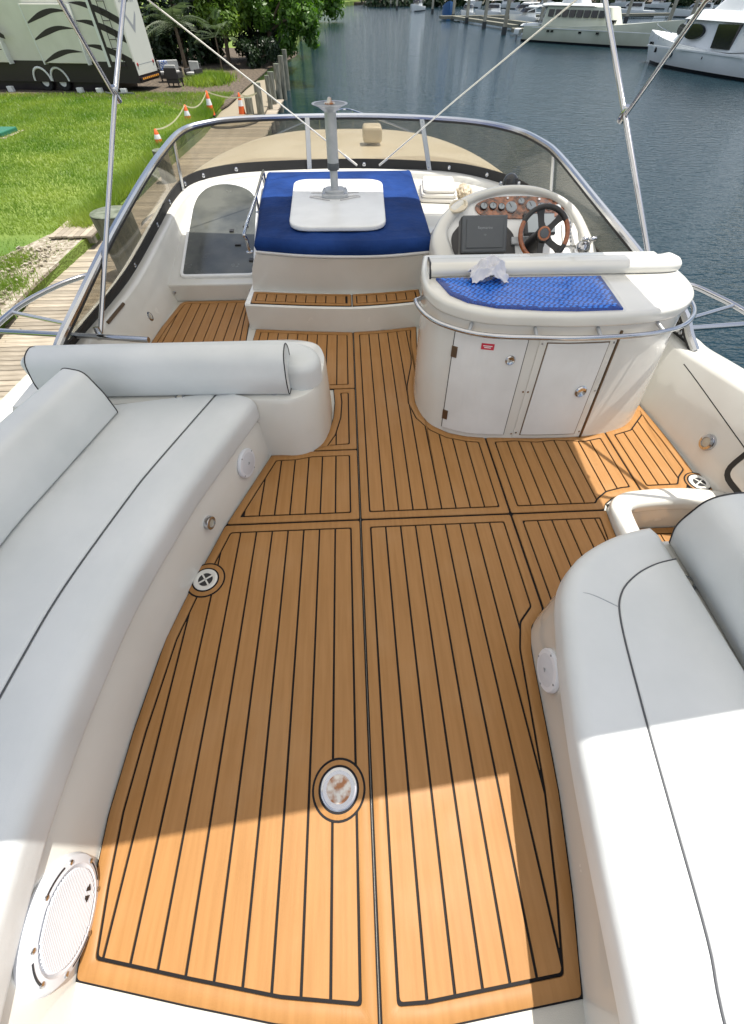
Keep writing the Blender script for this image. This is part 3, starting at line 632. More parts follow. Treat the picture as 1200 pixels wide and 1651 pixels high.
# ---- pedestal table lying upside down on the cushion
tb = thing('pedestal_table', 'white table lying upside down on the blue cushion, its pedestal up', 'table', (-.1, 4.6, .645))
tp_ = roundpoly([(-.50,3.86),(.31,3.84),(.37,5.30),(-.56,5.34)], .2, 8)
MB().slab(tp_, .652, .688, .012, 3, .01).build('table_top', 'white_board', tb, smooth=40)
MB().slab(roundpoly([(-.245,4.60),(.0,4.60),(.0,4.83),(-.245,4.83)], .035), .688, .722, .012, 3).build('bracket', 'satin_grey', tb, smooth=40)
MB().slab(roundpoly([(-.215,4.63),(-.03,4.63),(-.03,4.80),(-.215,4.80)], .05), .722, .745, .012, 3).build('bracket_boss', 'satin_grey', tb, smooth=40)
wire = MB()
for sx in (-1, 1):
    wire.tube([(-.1225+sx*.12, 4.79, .694), (-.1225+sx*.23, 4.80, .694)], .0045, 6)
    wire.tube([(-.1225+sx*.05, 4.55, .694), (-.1225+sx*.08, 4.57, .694), (-.1225+sx*.24, 4.66, .694), (-.1225+sx*.19, 4.69, .694), (-.1225+sx*.11, 4.66, .694)], .0045, 6)
wire.build('clip_wire', 'chrome', tb)
for sx in (-1, 1):
    for yy in (4.625, 4.805): MB().lathe([(.011, 0), (.011, .006), (.005, .009)], (-.1225+sx*.10, yy, .722), seg=10).build('bolt', 'chrome', tb, smooth=40)
MB().lathe([(.040, 0), (.036, .01), (.036, .16)], (-.1225, 4.715, .742)).build('inner_tube', 'satin_grey', tb, smooth=40)
MB().lathe([(.050, 0), (.053, .005), (.053, .045), (.05, .05)], (-.1225, 4.715, .88)).build('collar', 'grey_cover', tb, smooth=40)
MB().lathe([(.050, 0), (.050, .33)], (-.1225, 4.715, .925), seg=24).build('outer_tube', 'satin_grey', tb, smooth=40)
fl_ = MB().lathe([(.051, 0), (.06, .008), (.10, .032), (.148, .046), (.152, .05), (.146, .053), (.09, .04), (.05, .036)], (-.1225, 4.715, 1.255), seg=36).build('foot_flange', 'satin_grey', tb, smooth=40)
MB().lathe([(.132, .048), (.128, .0505), (.09, .0425), (.05, .039)], (-.1225, 4.715, 1.255), seg=36).build('dish_reflection', 'gauge_dark', fl_, smooth=40)  # dark disc added to imitate the dark reflection inside the bowl
MB().lathe([(.05, 0), (.045, .02), (.02, .024), (.016, .045), (.004, .05)], (-.1225, 4.715, 1.292), seg=16).build('foot_hub', 'rust_metal', fl_, smooth=40)

# ---- smoked hatch
ht = thing('deck_hatch', 'arched smoked acrylic hatch with white frame beside the sunbed', 'hatch', (-1.35, 5.0, .3))
ho = [(-1.665,4.22),(-.93,4.22),(-.985,5.3),(-1.0,5.55),(-1.10,5.76),(-1.27,5.88),(-1.45,5.92),(-1.62,5.86),(-1.72,5.68),(-1.745,5.45),(-1.72,5.0)]
ho = roundpoly(ho, [.07,.07]+[.12]*9, 5)
def onslope(poly, off): return [tuple(slope(p[0], p[1], off)) for p in poly]
MB().rings([onslope(ho, -.01), onslope(ho, .02), onslope(inset(ho, .006), .026), onslope(inset(ho, .028), .026), onslope(inset(ho, .034), .016)], True, False).build('hatch_frame', 'white_board', ht, smooth=40)
MB().rings([onslope(inset(ho, .03), .008), onslope(inset(ho, .03), .0225)]).build('hatch_pane', 'hatch_acrylic', ht)
for (x, y, l) in ((-.99, 4.45, .05), (-1.10, 5.02, .04), (-1.15, 4.70, .04), (-1.24, 4.95, .05)):
    MB().obb(slope(x, y, .028), (1, 0, 0), (0, .98, .2), (0, -.2, .98), .022 if l > .045 else .03, .022 if l > .045 else .008, .008).build('hatch_catch', 'black_plastic', ht, bevel=.004)

# ---- chrome grab rail on the port edge of the sunbed
gr = thing('grab_rail', 'chrome grab rail along the port edge of the blue cushion', 'rail', (-.9, 4.8, .53))
MB().tube(cat([(-.845,3.80,.54),(-.85,3.80,.63),(-.862,3.86,.668),(-.90,4.9,.668),(-.94,5.74,.668),(-.945,5.82,.64),(-.945,5.82,.53)], 5), .0135, 10).build('tube', 'chrome', gr, smooth=60)
MB().tube([(-.90, 4.85, .53), (-.90, 4.85, .665)], .0115, 10).build('post', 'chrome', gr, smooth=60)
MB().tube([(-.93, 5.55, .668), (-.95, 5.74, .56)], .010, 8).build('post', 'chrome', gr, smooth=60)
for p in ((-.845,3.80),(-.945,5.82),(-.90,4.85)): MB().lathe([(.03, 0), (.03, .006), (.018, .012)], (p[0], p[1], .531), seg=16).build('flange', 'chrome', gr, smooth=40)

# ---- windscreen
ws = thing('windscreen', 'smoked wrap-around windscreen with bright metal top rail', 'windscreen', (0, 5.0, .5))
def between(t, off=0.0):
    out = []
    for i, (a, b) in enumerate(zip(wb, wt)):
        p = Vector(a).lerp(Vector(b), t); q0 = Vector(wb[max(i-1, 0)]); q1 = Vector(wb[min(i+1, len(wb)-1)]); d = q1-q0; d.z = 0; d.normalize()
        out.append(p+Vector((-d.y, d.x, 0))*off)
    return out
segs = [(0, 25), (25, 40), (40, 50), (50, 65), (65, len(wb)-1)]
inn = between(.02, 0); inn2 = between(.97, 0); out_ = between(.02, .005); out2 = between(.97, .005)
for a, b in segs:
    MB().rings([[inn[i], inn2[i], out2[i], out_[i]] for i in range(a, b+1)]).build('pane', 'smoked', ws, smooth=60)
lo_, hi_ = between(.0, -.006), None
b0 = between(0, -.006); 
strip = MB(); rs_ = []
for i in range(len(wb)):
    p = Vector(b0[i]); q = Vector(wt[i])-Vector(wb[i]); hgt = min(.085, q.length*.8); q = q.normalized() if q.length > 1e-6 else Vector((0, 0, 1))
    o2 = Vector(between(0, .012)[i]); rs_.append([p-q*.01, p+q*hgt, o2+q*hgt, o2-q*.01])
strip.rings(rs_).build('base_strip', 'rubber', ws)
rs_ = []
for i, p in enumerate(wt):
    q0 = Vector(wt[max(i-1, 0)]); q1 = Vector(wt[min(i+1, len(wt)-1)]); t = (q1-q0).normalized(); side = t.cross(Vector((0, 0, 1))).normalized(); upv = side.cross(t); p = Vector(p)
    rs_.append([p+side*(sx*.022)+upv*sy for sx, sy in ((-1, -.014), (1, -.014), (1.1, .004), (.6, .017), (-.6, .017), (-1.1, .004))])
MB().rings(rs_).build('top_rail', 'aluminium', ws, smooth=30)
rs2 = [[Vector(a)+(Vector(b)-Vector(a))*.0 for a, b in ((r[0], r[1]), (r[1], r[0]))] for r in rs_]
MB().rings([[r[0]-Vector((0, 0, .001)), r[1]-Vector((0, 0, .001)), r[1]-Vector((0, 0, .018)), r[0]-Vector((0, 0, .018))] for r in rs_]).build('rail_gasket', 'rubber', ws)
def wpost(idx, wdt=.028):
    a = Vector(between(.0, -.014)[idx]); b = Vector(between(.98, -.014)[idx]); d = Vector(wb[idx+1])-Vector(wb[idx-1]); d.normalize(); nrm = d.cross((b-a).normalized())
    MB().obb((a+b)/2, d, (b-a).normalized(), nrm, wdt, (b-a).length/2, .007).build('post', 'aluminium', ws, bevel=.004)
    for t in (.06, .94): MB().lathe([(.008, 0), (.008, .004)], a.lerp(b, t)-nrm*.007*(1 if nrm.dot(Vector((0, 1, 0))) > 0 else -1), -nrm if nrm.y > 0 else nrm, 8).build('screw', 'chrome', ws)
def near(px_, path): # index of rail point whose picture column is nearest
    best = None
    for i, p in enumerate(path):
        d = Vector(p)-EYE; F = _h*math.cos(PITCH_DECK)-_u*math.sin(PITCH_DECK); zc = d.dot(F)
        x = 600+FOC*d.dot(_r)/zc
        if best is None or abs(x-px_) < best[0]: best = (abs(x-px_), i)
    return best[1]
for c in (278, 489, 683, 893): wpost(max(1, min(len(wb)-2, near(c, wt))))
for k in (7, 12, 16, 20, 24, 29, 33, 38, 46, 52, 57, 62, 67, 71, 82, 88, 90):
    p = Vector(between(0, -.008)[k]); d = Vector(wb[k+1])-Vector(wb[k-1]); nrm = Vector((d.y, -d.x, 0)).normalized()
    MB().lathe([(.021, 0), (.021, .006), (.014, .012), (.008, .008)], p+Vector((0, 0, .038)), nrm, 16).build('stud', 'chrome', ws, smooth=40)
# ---- wet bar cabinet behind the helm
wbar = thing('wet_bar_cabinet', 'white curved cabinet with two doors and chrome rail at the helm', 'cabinet', (1.25, 2.3, 0))
CB = cat([(.50,2.85),(.45,2.6),(.44,2.39),(.475,2.22),(.55,2.10),(.74,2.0),(1.03,1.968),(1.25,1.955),(1.52,1.958),(1.70,1.99),(1.86,2.05),(2.0,2.18),(2.07,2.36),(2.09,2.6),(2.09,2.85)], 5)
CT = cat([(.50,2.9),(.46,2.68),(.45,2.48),(.48,2.33),(.56,2.21),(.74,2.105),(1.03,2.065),(1.25,2.05),(1.50,2.06),(1.68,2.09),(1.83,2.15),(1.95,2.27),(2.01,2.43),(2.03,2.65),(2.03,2.9)], 5)
ZT = .73
def face(i, z, off=0.0):
    i = max(0, min(len(CB)-1.001, i)); k = int(i); t = i-k
    a = Vector(CB[k]).lerp(Vector(CB[k+1]), t); b = Vector(CT[k]).lerp(Vector(CT[k+1]), t); p = a.lerp(b, z/ZT)
    d = (Vector(CB[k+1])-Vector(CB[k])).normalized(); n2 = Vector((d.y, -d.x))
    return Vector((p.x+n2.x*off, p.y+n2.y*off, z))
def fidx(X):
    for k in range(len(CB)//4, len(CB)-1):
        if CB[k][0] <= X <= CB[k+1][0]: return k+(X-CB[k][0])/(CB[k+1][0]-CB[k][0])
    return len(CB)-2
MB().rings([[(p.x, p.y, p.z) for p in [face(i, z) for i in range(len(CB))]] for z in (0, .03, .25, .5, .70, ZT)]).build('cabinet_body', 'gelcoat', wbar, smooth=35)
def patch(X0, X1, z0, z1, off0, off1, name, mat, parent, bevel=0, nx=10):
    i0, i1 = fidx(X0), fidx(X1); b = MB(); rs = []
    for k in range(nx+1):
        i = i0+(i1-i0)*k/nx; rs.append([face(i, z0, off0), face(i, z0, off1), face(i, z1, off1), face(i, z1, off0)])
    return b.rings(rs).build(name, mat, parent, bevel=bevel)
patch(.578, .985, .037, .663, -.004, .0015, 'door_gap', 'rubber', wbar)
patch(1.503, 1.515, .01, .70, -.004, .010, 'panel_edge', 'bronze_hinge', wbar, 0, 3)
d1 = patch(.584, .979, .043, .657, .0, .011, 'door', 'door_panel', wbar, .003); d1['label'] = 'plain door with red label and brown hinges'
patch(1.045, 1.50, .02, .675, -.002, .007, 'door_surround', 'gelcoat', wbar, .003)
patch(1.085, 1.458, .042, .648, -.002, .0085, 'door_gap', 'bronze_hinge', wbar)
d2 = patch(1.091, 1.452, .048, .642, .0, .015, 'door', 'door_panel', wbar, .004); d2['label'] = 'slab door with chrome ring latch'
def fr(X, z, off):
    i = fidx(X); p = face(i, z, off); ax = (face(i+.5, z, off)-face(i-.5, z, off)).normalized(); ay = (face(i, z+.05, off)-face(i, z-.05, off)).normalized(); return p, ax, ay, ax.cross(ay)
for zz in (.14, .55):
    p, ax, ay, az = fr(.594, zz, .013); MB().obb(p, ax, ay, az, .018, .032, .004).build('hinge', 'bronze_hinge', d1, bevel=.002)
p, ax, ay, az = fr(.905, .545, .011); lt = MB().lathe([(.028, 0), (.028, .005), (.022, .011), (.015, .008), (.002, .007)], p, az, 20).build('latch', 'chrome', d1, smooth=40)
p, ax, ay, az = fr(.765, .615, .0125); rl = MB().obb(p, ax, ay, az, .036, .017, .001).build('warning_label', 'red_label', d1)
p, ax, ay, az = fr(.765, .621, .0138); lettering('label_print', 'NO SMOKING', .0085, 'print_white', p, ax, ay, d1, .0002) if False else None
for dz, hw in ((.004, .026), (-.005, .019)):
    p, ax, ay, az = fr(.765, .615+dz, .0139); MB().obb(p, ax, ay, az, hw, .0022, .0003).build('label_line', 'print_white', d1)
p, ax, ay, az = fr(1.385, .355, .015); lt = MB().lathe([(.036, 0), (.036, .006), (.028, .014), (.018, .010), (.002, .004)], p, az, 24).build('latch', 'chrome', d2, smooth=40)
for X_, Z_ in ((1.06,.06),(1.06,.35),(1.06,.64),(1.485,.06),(1.485,.35),(1.485,.64),(1.03,.05),(1.03,.35)):
    p, ax, ay, az = fr(X_, Z_, .007); MB().lathe([(.006, 0), (.006, .003)], p, az, 8).build('screw', 'chrome', wbar)
tp_o = [face(i, ZT, .018) for i in range(len(CB))]; tpoly = [(p.x, p.y) for p in tp_o]
MB().slab(tpoly, ZT+.0005, .80, .024, 5, .015).build('counter_pad', 'gelcoat', wbar, smooth=45)
rl_ = [face(i, .700, .062) for i in range(len(CB)//7, len(CB)-6)]; a0 = face(len(CB)//7-1, .70, .0); a1 = face(len(CB)-5.5, .70, .0)
MB().tube([a0]+[a0.lerp(rl_[0], .7)]+rl_+[a1.lerp(rl_[-1], .7), a1], .0135, 10).build('rail', 'chrome', wbar, smooth=60)
for X_ in (.66, 1.0, 1.35, 1.72):
    p = face(fidx(X_), .72, .0); q = face(fidx(X_), .703, .058); MB().tube([p, q], .010, 8).build('rail_post', 'satin_grey', wbar, smooth=60)
bo = thing('seat_bolster', 'padded white roll along the forward edge of the cabinet top', 'cushion', (1.25, 2.6, .8))
MB().sweep(cat([(.475,2.53),(.9,2.535),(1.5,2.53),(1.90,2.53),(2.02,2.56)], 6), roundpoly([(0,.801),(.15,.801),(.16,.84),(.12,.868),(.03,.866),(-.005,.84)], [.012,.015,.03,.035,.03,.02], 5)).build('roll', 'gelcoat', bo, smooth=50)
MB().tube([(.474, 2.52, .80), (.472, 2.53, .84), (.474, 2.57, .867), (.474, 2.65, .868)], .006, 6).build('end_piping', 'piping', bo)
mt = thing('quilted_mat', 'bright blue quilted mat taped under clear film on the cabinet top', 'mat', (1.0, 2.25, .80))
mpoly = [(.505,2.505),(1.50,2.49),(1.478,2.28),(1.455,2.078),(1.20,2.074),(1.03,2.088),(.78,2.128),(.635,2.20),(.555,2.295)]
m = MATS['blue_quilt']; bk = N(m, 'ShaderNodeTexBrick'); bk.inputs['Scale'].default_value = 26; bk.inputs['Mortar Size'].default_value = .06; bk.inputs['Mortar Smooth'].default_value = 1; bk.inputs['Color1'].default_value = (1, 1, 1, 1); bk.inputs['Color2'].default_value = (.8, .8, .8, 1); bk.inputs['Mortar'].default_value = (0, 0, 0, 1); LK(m, coords(m, (1, 1, 1)), bk.inputs[0])
bb = N(m, 'ShaderNodeBump'); bb.inputs['Strength'].default_value = 1; bb.inputs['Distance'].default_value = .012; LK(m, bk.outputs[0], bb.inputs['Height']); LK(m, bb.outputs[0], m.node_tree.nodes['Principled BSDF'].inputs['Normal'])
MB().slab(mpoly, .8005, .812, .006, 3).build('quilt', 'blue_quilt', mt, smooth=40)
qs = MB(); mi = inset(mpoly, .012)
def inpoly(x, y, P):
    c = False; j = len(P)-1
    for i in range(len(P)):
        if (P[i][1] > y) != (P[j][1] > y) and x < (P[j][0]-P[i][0])*(y-P[i][1])/(P[j][1]-P[i][1])+P[i][0]: c = not c
        j = i
    return c
for j_ in range(24):
    for i_ in range(34):
        x = .51+i_*.031+(j_ % 2)*.0155+.004*math.sin(j_*1.7+i_); y = 2.07+j_*.019+.003*math.sin(i_*.8+j_*.4); a_ = .25*math.sin(i_*1.3+j_*.9)
        if inpoly(x-.014, y, mi) and inpoly(x+.014, y, mi): qs.rings([[(x+dx*1.0, y+dy, .8118) for dx, dy in ((-.0135, 0), (0, -.0075), (.0135, 0), (0, .0075))], [(x+dx*.55, y+dy*.55, .8165) for dx, dy in ((-.0135, 0), (0, -.0075), (.0135, 0), (0, .0075))]])
o = qs.build('quilt_tufts', 'quilt_tuft', mt, smooth=80); o['kind'] = 'stuff'
fpoly = inset(roundpoly(mpoly, .03, 3), -.028)
b = MB(); rsf = []
for k in range(9):
    t = k/8*.97; q = [Vector(p).lerp(Vector((1.02, 2.3)), t) for p in fpoly]
    rsf.append([(p.x, p.y, (.803 if k == 0 else .821)+(.004*noise.noise(Vector((p.x*9, p.y*14, k)))+.003*noise.noise(Vector((p.x*30, p.y*25, 2))) if k else 0)) for p in q])
b.rings(rsf, False, True); b.build('film', 'film', mt, smooth=60)
for a_, c in ():
    A0 = Vector((*a_, .8235)); C0 = Vector((*c, .8235)); d = (C0-A0).normalized(); MB().obb((A0+C0)/2, d, Vector((-d.y, d.x, 0)), (0, 0, 1), (C0-A0).length/2, .014, .0006).build('tape_strip', 'tape', mt)
# crumpled rag
def crumple(name, label, cat_, org, sx, sy, sz, mat, seed, grp=None):
    bm = bmesh.new(); bmesh.ops.create_icosphere(bm, subdivisions=5, radius=1)
    for v in bm.verts:
        d = v.co.normalized(); o = Vector((seed, seed*.7, 0)); k = 0
        for s, a in ((1.1, .30), (2.3, .16), (5.0, .10), (9.5, .05)): k += a*(1-2*abs(noise.noise(d*s+o)))
        q = d*(.72+k); q.z = max(q.z, -.35); v.co = Vector((q.x*sx, q.y*sy, (q.z+.35)*sz))
    me = bpy.data.meshes.new(name); bm.to_mesh(me); bm.free(); me.materials.append(MATS[mat])
    for p in me.polygons: p.use_smooth = True
    o = bpy.data.objects.new(name, me); o.location = org; _link(o, None, Vector(org)); tag(o, label, cat_); return o
def rag_sheet(org, w_, d_, hh, seed):
    n = 70; V = []; F = []; rnd = random.Random(seed); o3 = Vector((seed, 0, 0))
    for j in range(n):
        for i in range(n):
            u, v = i/(n-1)*2-1, j/(n-1)*2-1; p = Vector((u, v, 0)); rad = min(1, math.hypot(u, v)/1.25)
            k = 1-.14*noise.noise(Vector((math.atan2(v, u)*1.3, seed, 0)))
            fold = 0
            for s, a in ((1.5, .55), (3.0, .30), (5.0, .05)): fold += a*(1-2.2*abs(noise.noise(p*s+o3)))
            z = hh*max(0, (1-rad**2.2))*(.55+.5*fold)+.006*(1+noise.noise(p*7+o3))
            V.append((u*w_*k*(.8+.25*noise.noise(p*2+o3*2)), v*d_*k*(.8+.25*noise.noise(p*2+o3*3)), max(.002, z)))
    for j in range(n-1):
        for i in range(n-1): F.append((j*n+i, j*n+i+1, j*n+n+i+1, j*n+n+i))
    me = bpy.data.meshes.new('rag'); me.from_pydata(V, [], F); me.materials.append(MATS['rag'])
    for p in me.polygons: p.use_smooth = True
    o = bpy.data.objects.new('rag', me); o.location = org; _link(o, None, Vector(org)); md = o.modifiers.new('t', 'SOLIDIFY'); md.thickness = .002; return o
tag(rag_sheet((.80, 2.455, .822), .135, .088, .12, 7.7), 'crumpled pale grey rag lying on the blue quilted mat', 'rag')

# ---- helm
UXX = Vector((1, 0, 0))
hc = thing('helm_console', 'white moulded helm pod with burl gauge panel and steering wheel', 'helm', (1.35, 3.8, 0))
DN = Vector((0, -1, 1.4)).normalized(); DW = Vector((0, 1.4, 1)).normalized(); D0 = Vector((0, 3.45, .5))
def dp(X, z, off=0.0):
    return Vector((X, 3.45+(z-.5)*1.4, z))+DN*off
OUT = cat([(.74,.44),(.69,.54),(.665,.65),(.75,.755),(.90,.83),(1.14,.88),(1.37,.895),(1.62,.87),(1.85,.785),(1.97,.64),(2.02,.53),(2.04,.44)], 5)
INN = cat([(.90,.47),(.83,.58),(.795,.675),(.88,.755),(1.01,.815),(1.20,.852),(1.38,.862),(1.60,.842),(1.76,.785),(1.86,.68),(1.90,.57),(1.92,.47)], 5)
rs_ = []
mid_ = [((a[0]+b[0])/2, (a[1]+b[1])/2) for a, b in zip(OUT, INN)]
rs_.append([Vector((1.36+(p[0]-1.36)*1.10, min(4.55, dp(*p).y+.36), .46)) for p in OUT])
rs_.append([dp(p[0], p[1], -.10)+Vector((0, .10, -.02)) for p in OUT]); rs_.append([dp(p[0], p[1], .0) for p in OUT]); rs_.append([dp(p[0]*.85+q[0]*.15, p[1]*.85+q[1]*.15, .032) for p, q in zip(OUT, INN)])
rs_.append([dp(p[0], p[1], .045) for p in mid_]); rs_.append([dp(p[0]*.2+q[0]*.8, p[1]*.2+q[1]*.8, .038) for p, q in zip(OUT, INN)]); rs_.append([dp(p[0], p[1], .02) for p in INN]); rs_.append([dp(p[0], p[1], -.02) for p in INN])
MB().rings(rs_, False, False, closed=False).build('hood', 'gelcoat', hc, smooth=60)
MB().add([dp(p[0], p[1], -.002) for p in INN], [tuple(range(len(INN)))]).build('dash_panel', 'white_board', hc)
MB().box((.74, 3.42, .0), (2.02, 4.1, .45)).build('helm_base', 'gelcoat', hc, bevel=.02)
bur = cat([(1.035,.805),(1.06,.765),(1.15,.745),(1.35,.738),(1.55,.738),(1.70,.745),(1.765,.775),(1.73,.815),(1.58,.838),(1.37,.846),(1.16,.838)], 4, True)
bp0 = MB().rings([[dp(p[0], p[1], .0) for p in bur], [dp(p[0], p[1], .010) for p in bur]]).build('gauge_panel', 'burl', hc)
for X_, z_, r_, dk_ in ((1.10,.797,.032,1),(1.175,.797,.032,1),(1.245,.793,.030,1),(1.325,.790,.050,0),(1.41,.818,.028,0),(1.49,.795,.044,0),(1.575,.79,.034,0),(1.64,.79,.030,0),(1.71,.785,.028,0)):
    g_ = MB().lathe([(r_*.92, 0), (r_*.92, .008), (r_*.86, .012), (r_*.80, .009)], dp(X_, z_, .010), DN, 22).build('gauge', 'gauge_dark' if dk_ else 'satin_grey', bp0, smooth=40)
    MB().lathe([(r_*.80, 0), (r_*.80, .0095), (.002, .0098)], dp(X_, z_, .010), DN, 20).build('gauge_dial', 'gauge_face', bp0)
    MB().obb(dp(X_, z_, .0202)+DW*r_*.25+UXX*r_*(.12 if dk_ else -.15), (UXX*(.3 if dk_ else -.4)+DW).normalized(), (UXX-DW*(.3 if dk_ else -.4)).normalized(), DN, r_*.42, r_*.06, .0006).build('needle', 'print_black', bp0)
MB().lathe([(.012, 0), (.010, .006)], dp(1.30, .835, .010), DN, 10).build('knob', 'chrome', bp0); MB().lathe([(.012, 0), (.010, .006)], dp(1.56, .827, .010), DN, 10).build('knob', 'chrome', bp0)
MB().rings([[dp(p[0], p[1], -.001) for p in q] for q in [roundpoly([(.845,.48),(1.34,.48),(1.34,.66),(1.26,.715),(.90,.715),(.82,.66)], .03)]]+[[dp(p[0], p[1], .006) for p in roundpoly([(.845,.48),(1.34,.48),(1.34,.66),(1.26,.715),(.90,.715),(.82,.66)], .03)]]).build('recess_panel', 'black_plastic', hc)
# chart plotter under its cover
pc = Vector((1.0, 3.40, .735)); UX = Vector((1, 0, 0))
pn = Vector((0, -.80, .60)); pu_ = Vector((0, .60, .80))
plt = MB().obb(pc, UX, pu_, pn, .172, .125, .045).build('chart_plotter', 'black_plastic', hc, bevel=.012)
MB().obb(pc+pn*.052, UX, pu_, pn, .168, .121, .012).build('sun_cover', 'grey_cover', plt, bevel=.010)
MB().obb(pc+pn*.066, UX, pu_, pn, .138, .094, .004).build('cover_panel', 'grey_cover', plt, bevel=.004)
lettering('maker_name', 'Raymarine', .026, 'print_grey', pc+pn*.0712+pu_*.035, UX, pu_, plt, .0003)
lettering('model_mark', '125', .014, 'print_grey', pc+pn*.0712-pu_*.01, UX, pu_, plt, .0003)
MB().obb(pc-pu_*.145-pn*.02, UX, pu_, pn, .15, .02, .03).build('plotter_bracket', 'black_plastic', plt)
# second display on an arm
sc_ = Vector((1.50, 3.62, .745))
dsp = MB().obb(sc_, UX, DW, DN, .125, .085, .014).build('display', 'black_plastic', hc, bevel=.006)
MB().obb(sc_+DN*.0155+UX*.012, UX, DW, DN, .108, .074, .002).build('screen', 'screen_glass', dsp)
MB().obb(sc_-DN*.05-DW*.04, UX, DW, DN, .02, .02, .045).build('display_mount', 'black_plastic', dsp)
MB().obb(dp(1.42, .625, .012), UX, DW, DN, .11, .03, .012).build('key_panel', 'satin_grey', hc, bevel=.006)
kb = MB().obb(dp(1.70, .665, .006), UX, DW, DN, .0, .0, .0) if False else None
sw_ = MB().obb(dp(1.80, .655, .006), UX, DW, DN, .065, .095, .006).build('switch_panel', 'gelcoat', hc, bevel=.004)
for j in range(7): MB().lathe([(.008 if j > 1 else .013, 0), (.006, .008)], dp(1.80, .71-j*.018, .012), DN, 10).build('switch', 'print_grey', sw_)
cup = MB().lathe([(.075, 0), (.075, .012), (.062, .016), (.055, .0), (.05, -.01)], dp(.885, .785, .035), Vector((-.25, -.3, 1)), 24).build('cup_holder', 'gelcoat_cream', hc, smooth=40)
thr = MB().lathe([(.06, 0), (.058, .03), (.04, .055), (.01, .065)], dp(1.88, .575, .02), DN, 20).build('throttle', 'chrome', hc, smooth=40)
for sx in (-.03, .035):
    q = dp(1.88+sx, .575, .06); MB().tube([q, q+DN*.07+Vector((0, .02, 0))], .009, 8).build('lever', 'chrome', thr, smooth=60)
    MB().lathe([(.012, 0), (.018, .02), (.016, .05), (.006, .058)], q+DN*.06+Vector((-.02, .02, 0)), Vector((1, 0, .1)), 12).build('lever_knob', 'chrome', thr, smooth=40)
# steering wheel
wc = Vector((1.405, 3.26, .79)); wn = Vector((-.06, -.80, .60)).normalized(); wx = Vector((1, 0, 0)); wx = (wx-wn*wx.dot(wn)).normalized(); wy = wn.cross(wx)
def wpt(a, r, o=0.0): return wc+wx*(math.cos(a)*r)+wy*(math.sin(a)*r)+wn*o
swh = MB().lathe([(.052, -.03), (.056, -.005), (.05, .012), (.03, .016), (.002, .016)], wc, wn, 28).build('steering_wheel', 'leather_black', hc, smooth=40)
def arc_(a0, a1, mat, r=.0165):
    MB().tube([wpt(a0+(a1-a0)*k/14, .168, .012) for k in range(15)], r, 10).build('rim_section', mat, swh, smooth=60)
arc_(R_(-28), R_(28), 'wood_rim'); arc_(R_(152), R_(240), 'wood_rim'); arc_(R_(28), R_(152), 'leather_black', .0175); arc_(R_(240), R_(332), 'leather_black', .0175)
for a in (R_(42), R_(102), R_(-42), R_(-98)):
    q = []
    for r, wdt, o in ((.035, .026, -.004), (.08, .02, -.012), (.125, .021, -.002), (.16, .030, .01)):
        c = wpt(a, r, o); tdir = (wpt(a+.01, r, o)-c).normalized(); q.append([c+tdir*wdt+wn*.005, c-tdir*wdt+wn*.005, c-tdir*wdt-wn*.005, c+tdir*wdt-wn*.005])
    MB().rings(q).build('spoke', 'leather_black', swh, smooth=50)
MB().lathe([(.046, .013), (.046, .0175), (.034, .0195), (.034, .0165)], wc, wn, 28).build('hub_ring', 'wood_rim', swh, smooth=40)
MB().lathe([(.032, .014), (.030, .021), (.01, .024)], wc, wn, 24).build('horn_cap', 'grey_cover', swh, smooth=40)
MB().tube([wc-wn*.03, wc-wn*.20], [.05, .07], 16).build('steering_column', 'black_plastic', swh, smooth=60)
# compass, folded cover, sponge
cmp_ = thing('compass', 'black domed compass on top of the helm pod', 'compass', (1.36, 4.14, .86))
MB().lathe([(.075, 0), (.075, .015), (.06, .03)], (1.36, 4.12, .855), (0, -.2, 1), 24).build('compass_base', 'gelcoat', cmp_, smooth=40)
MB().lathe([(.06, 0), (.062, .03), (.05, .06), (.03, .075), (.004, .082)], (1.36, 4.12, .88), (0, -.2, 1), 24).build('dome', 'gauge_dark', cmp_, smooth=60)
MB().obb((1.36, 4.09, .905), (1, 0, 0), (0, .98, -.2), (0, .2, .98), .05, .03, .03).build('hood', 'black_plastic', cmp_, bevel=.01)
for sx in (-1, 1): MB().lathe([(.014, 0), (.014, .02), (.006, .024)], (1.36+sx*.065, 4.12, .89), (sx, 0, .2), 10).build('knob', 'chrome', cmp_, smooth=40)
tw = thing('folded_cover', 'folded white vinyl cover resting on the dash beside the sunbed', 'cover', (.98, 5.4, .52))
for k, (d, z0, z1) in enumerate(((0, .523, .56), (.012, .562, .60), (.03, .602, .635))):
    q = roundpoly([(.76+d,5.12),(1.16-d,5.05+d),(1.22-d,5.62),(.82+d,5.66)], .06, 5); MB().slab(q, z0, z1, .018, 4, .015).build('fold', 'towel', tw, smooth=60)
sg = thing('sponge', 'tan sponge beside the folded white cover', 'sponge', (1.27, 5.3, .52)); 
crumple_o = crumple('sponge_block', '', '', (1.27, 5.32, .523), .07, .13, .07, 'gelcoat_tan', 8.1); del crumple_o['label'], crumple_o['category']
BOATOBJ.remove(crumple_o); crumple_o.parent = sg; crumple_o.location = Vector((1.27, 5.32, .523))-Vector(sg.location)

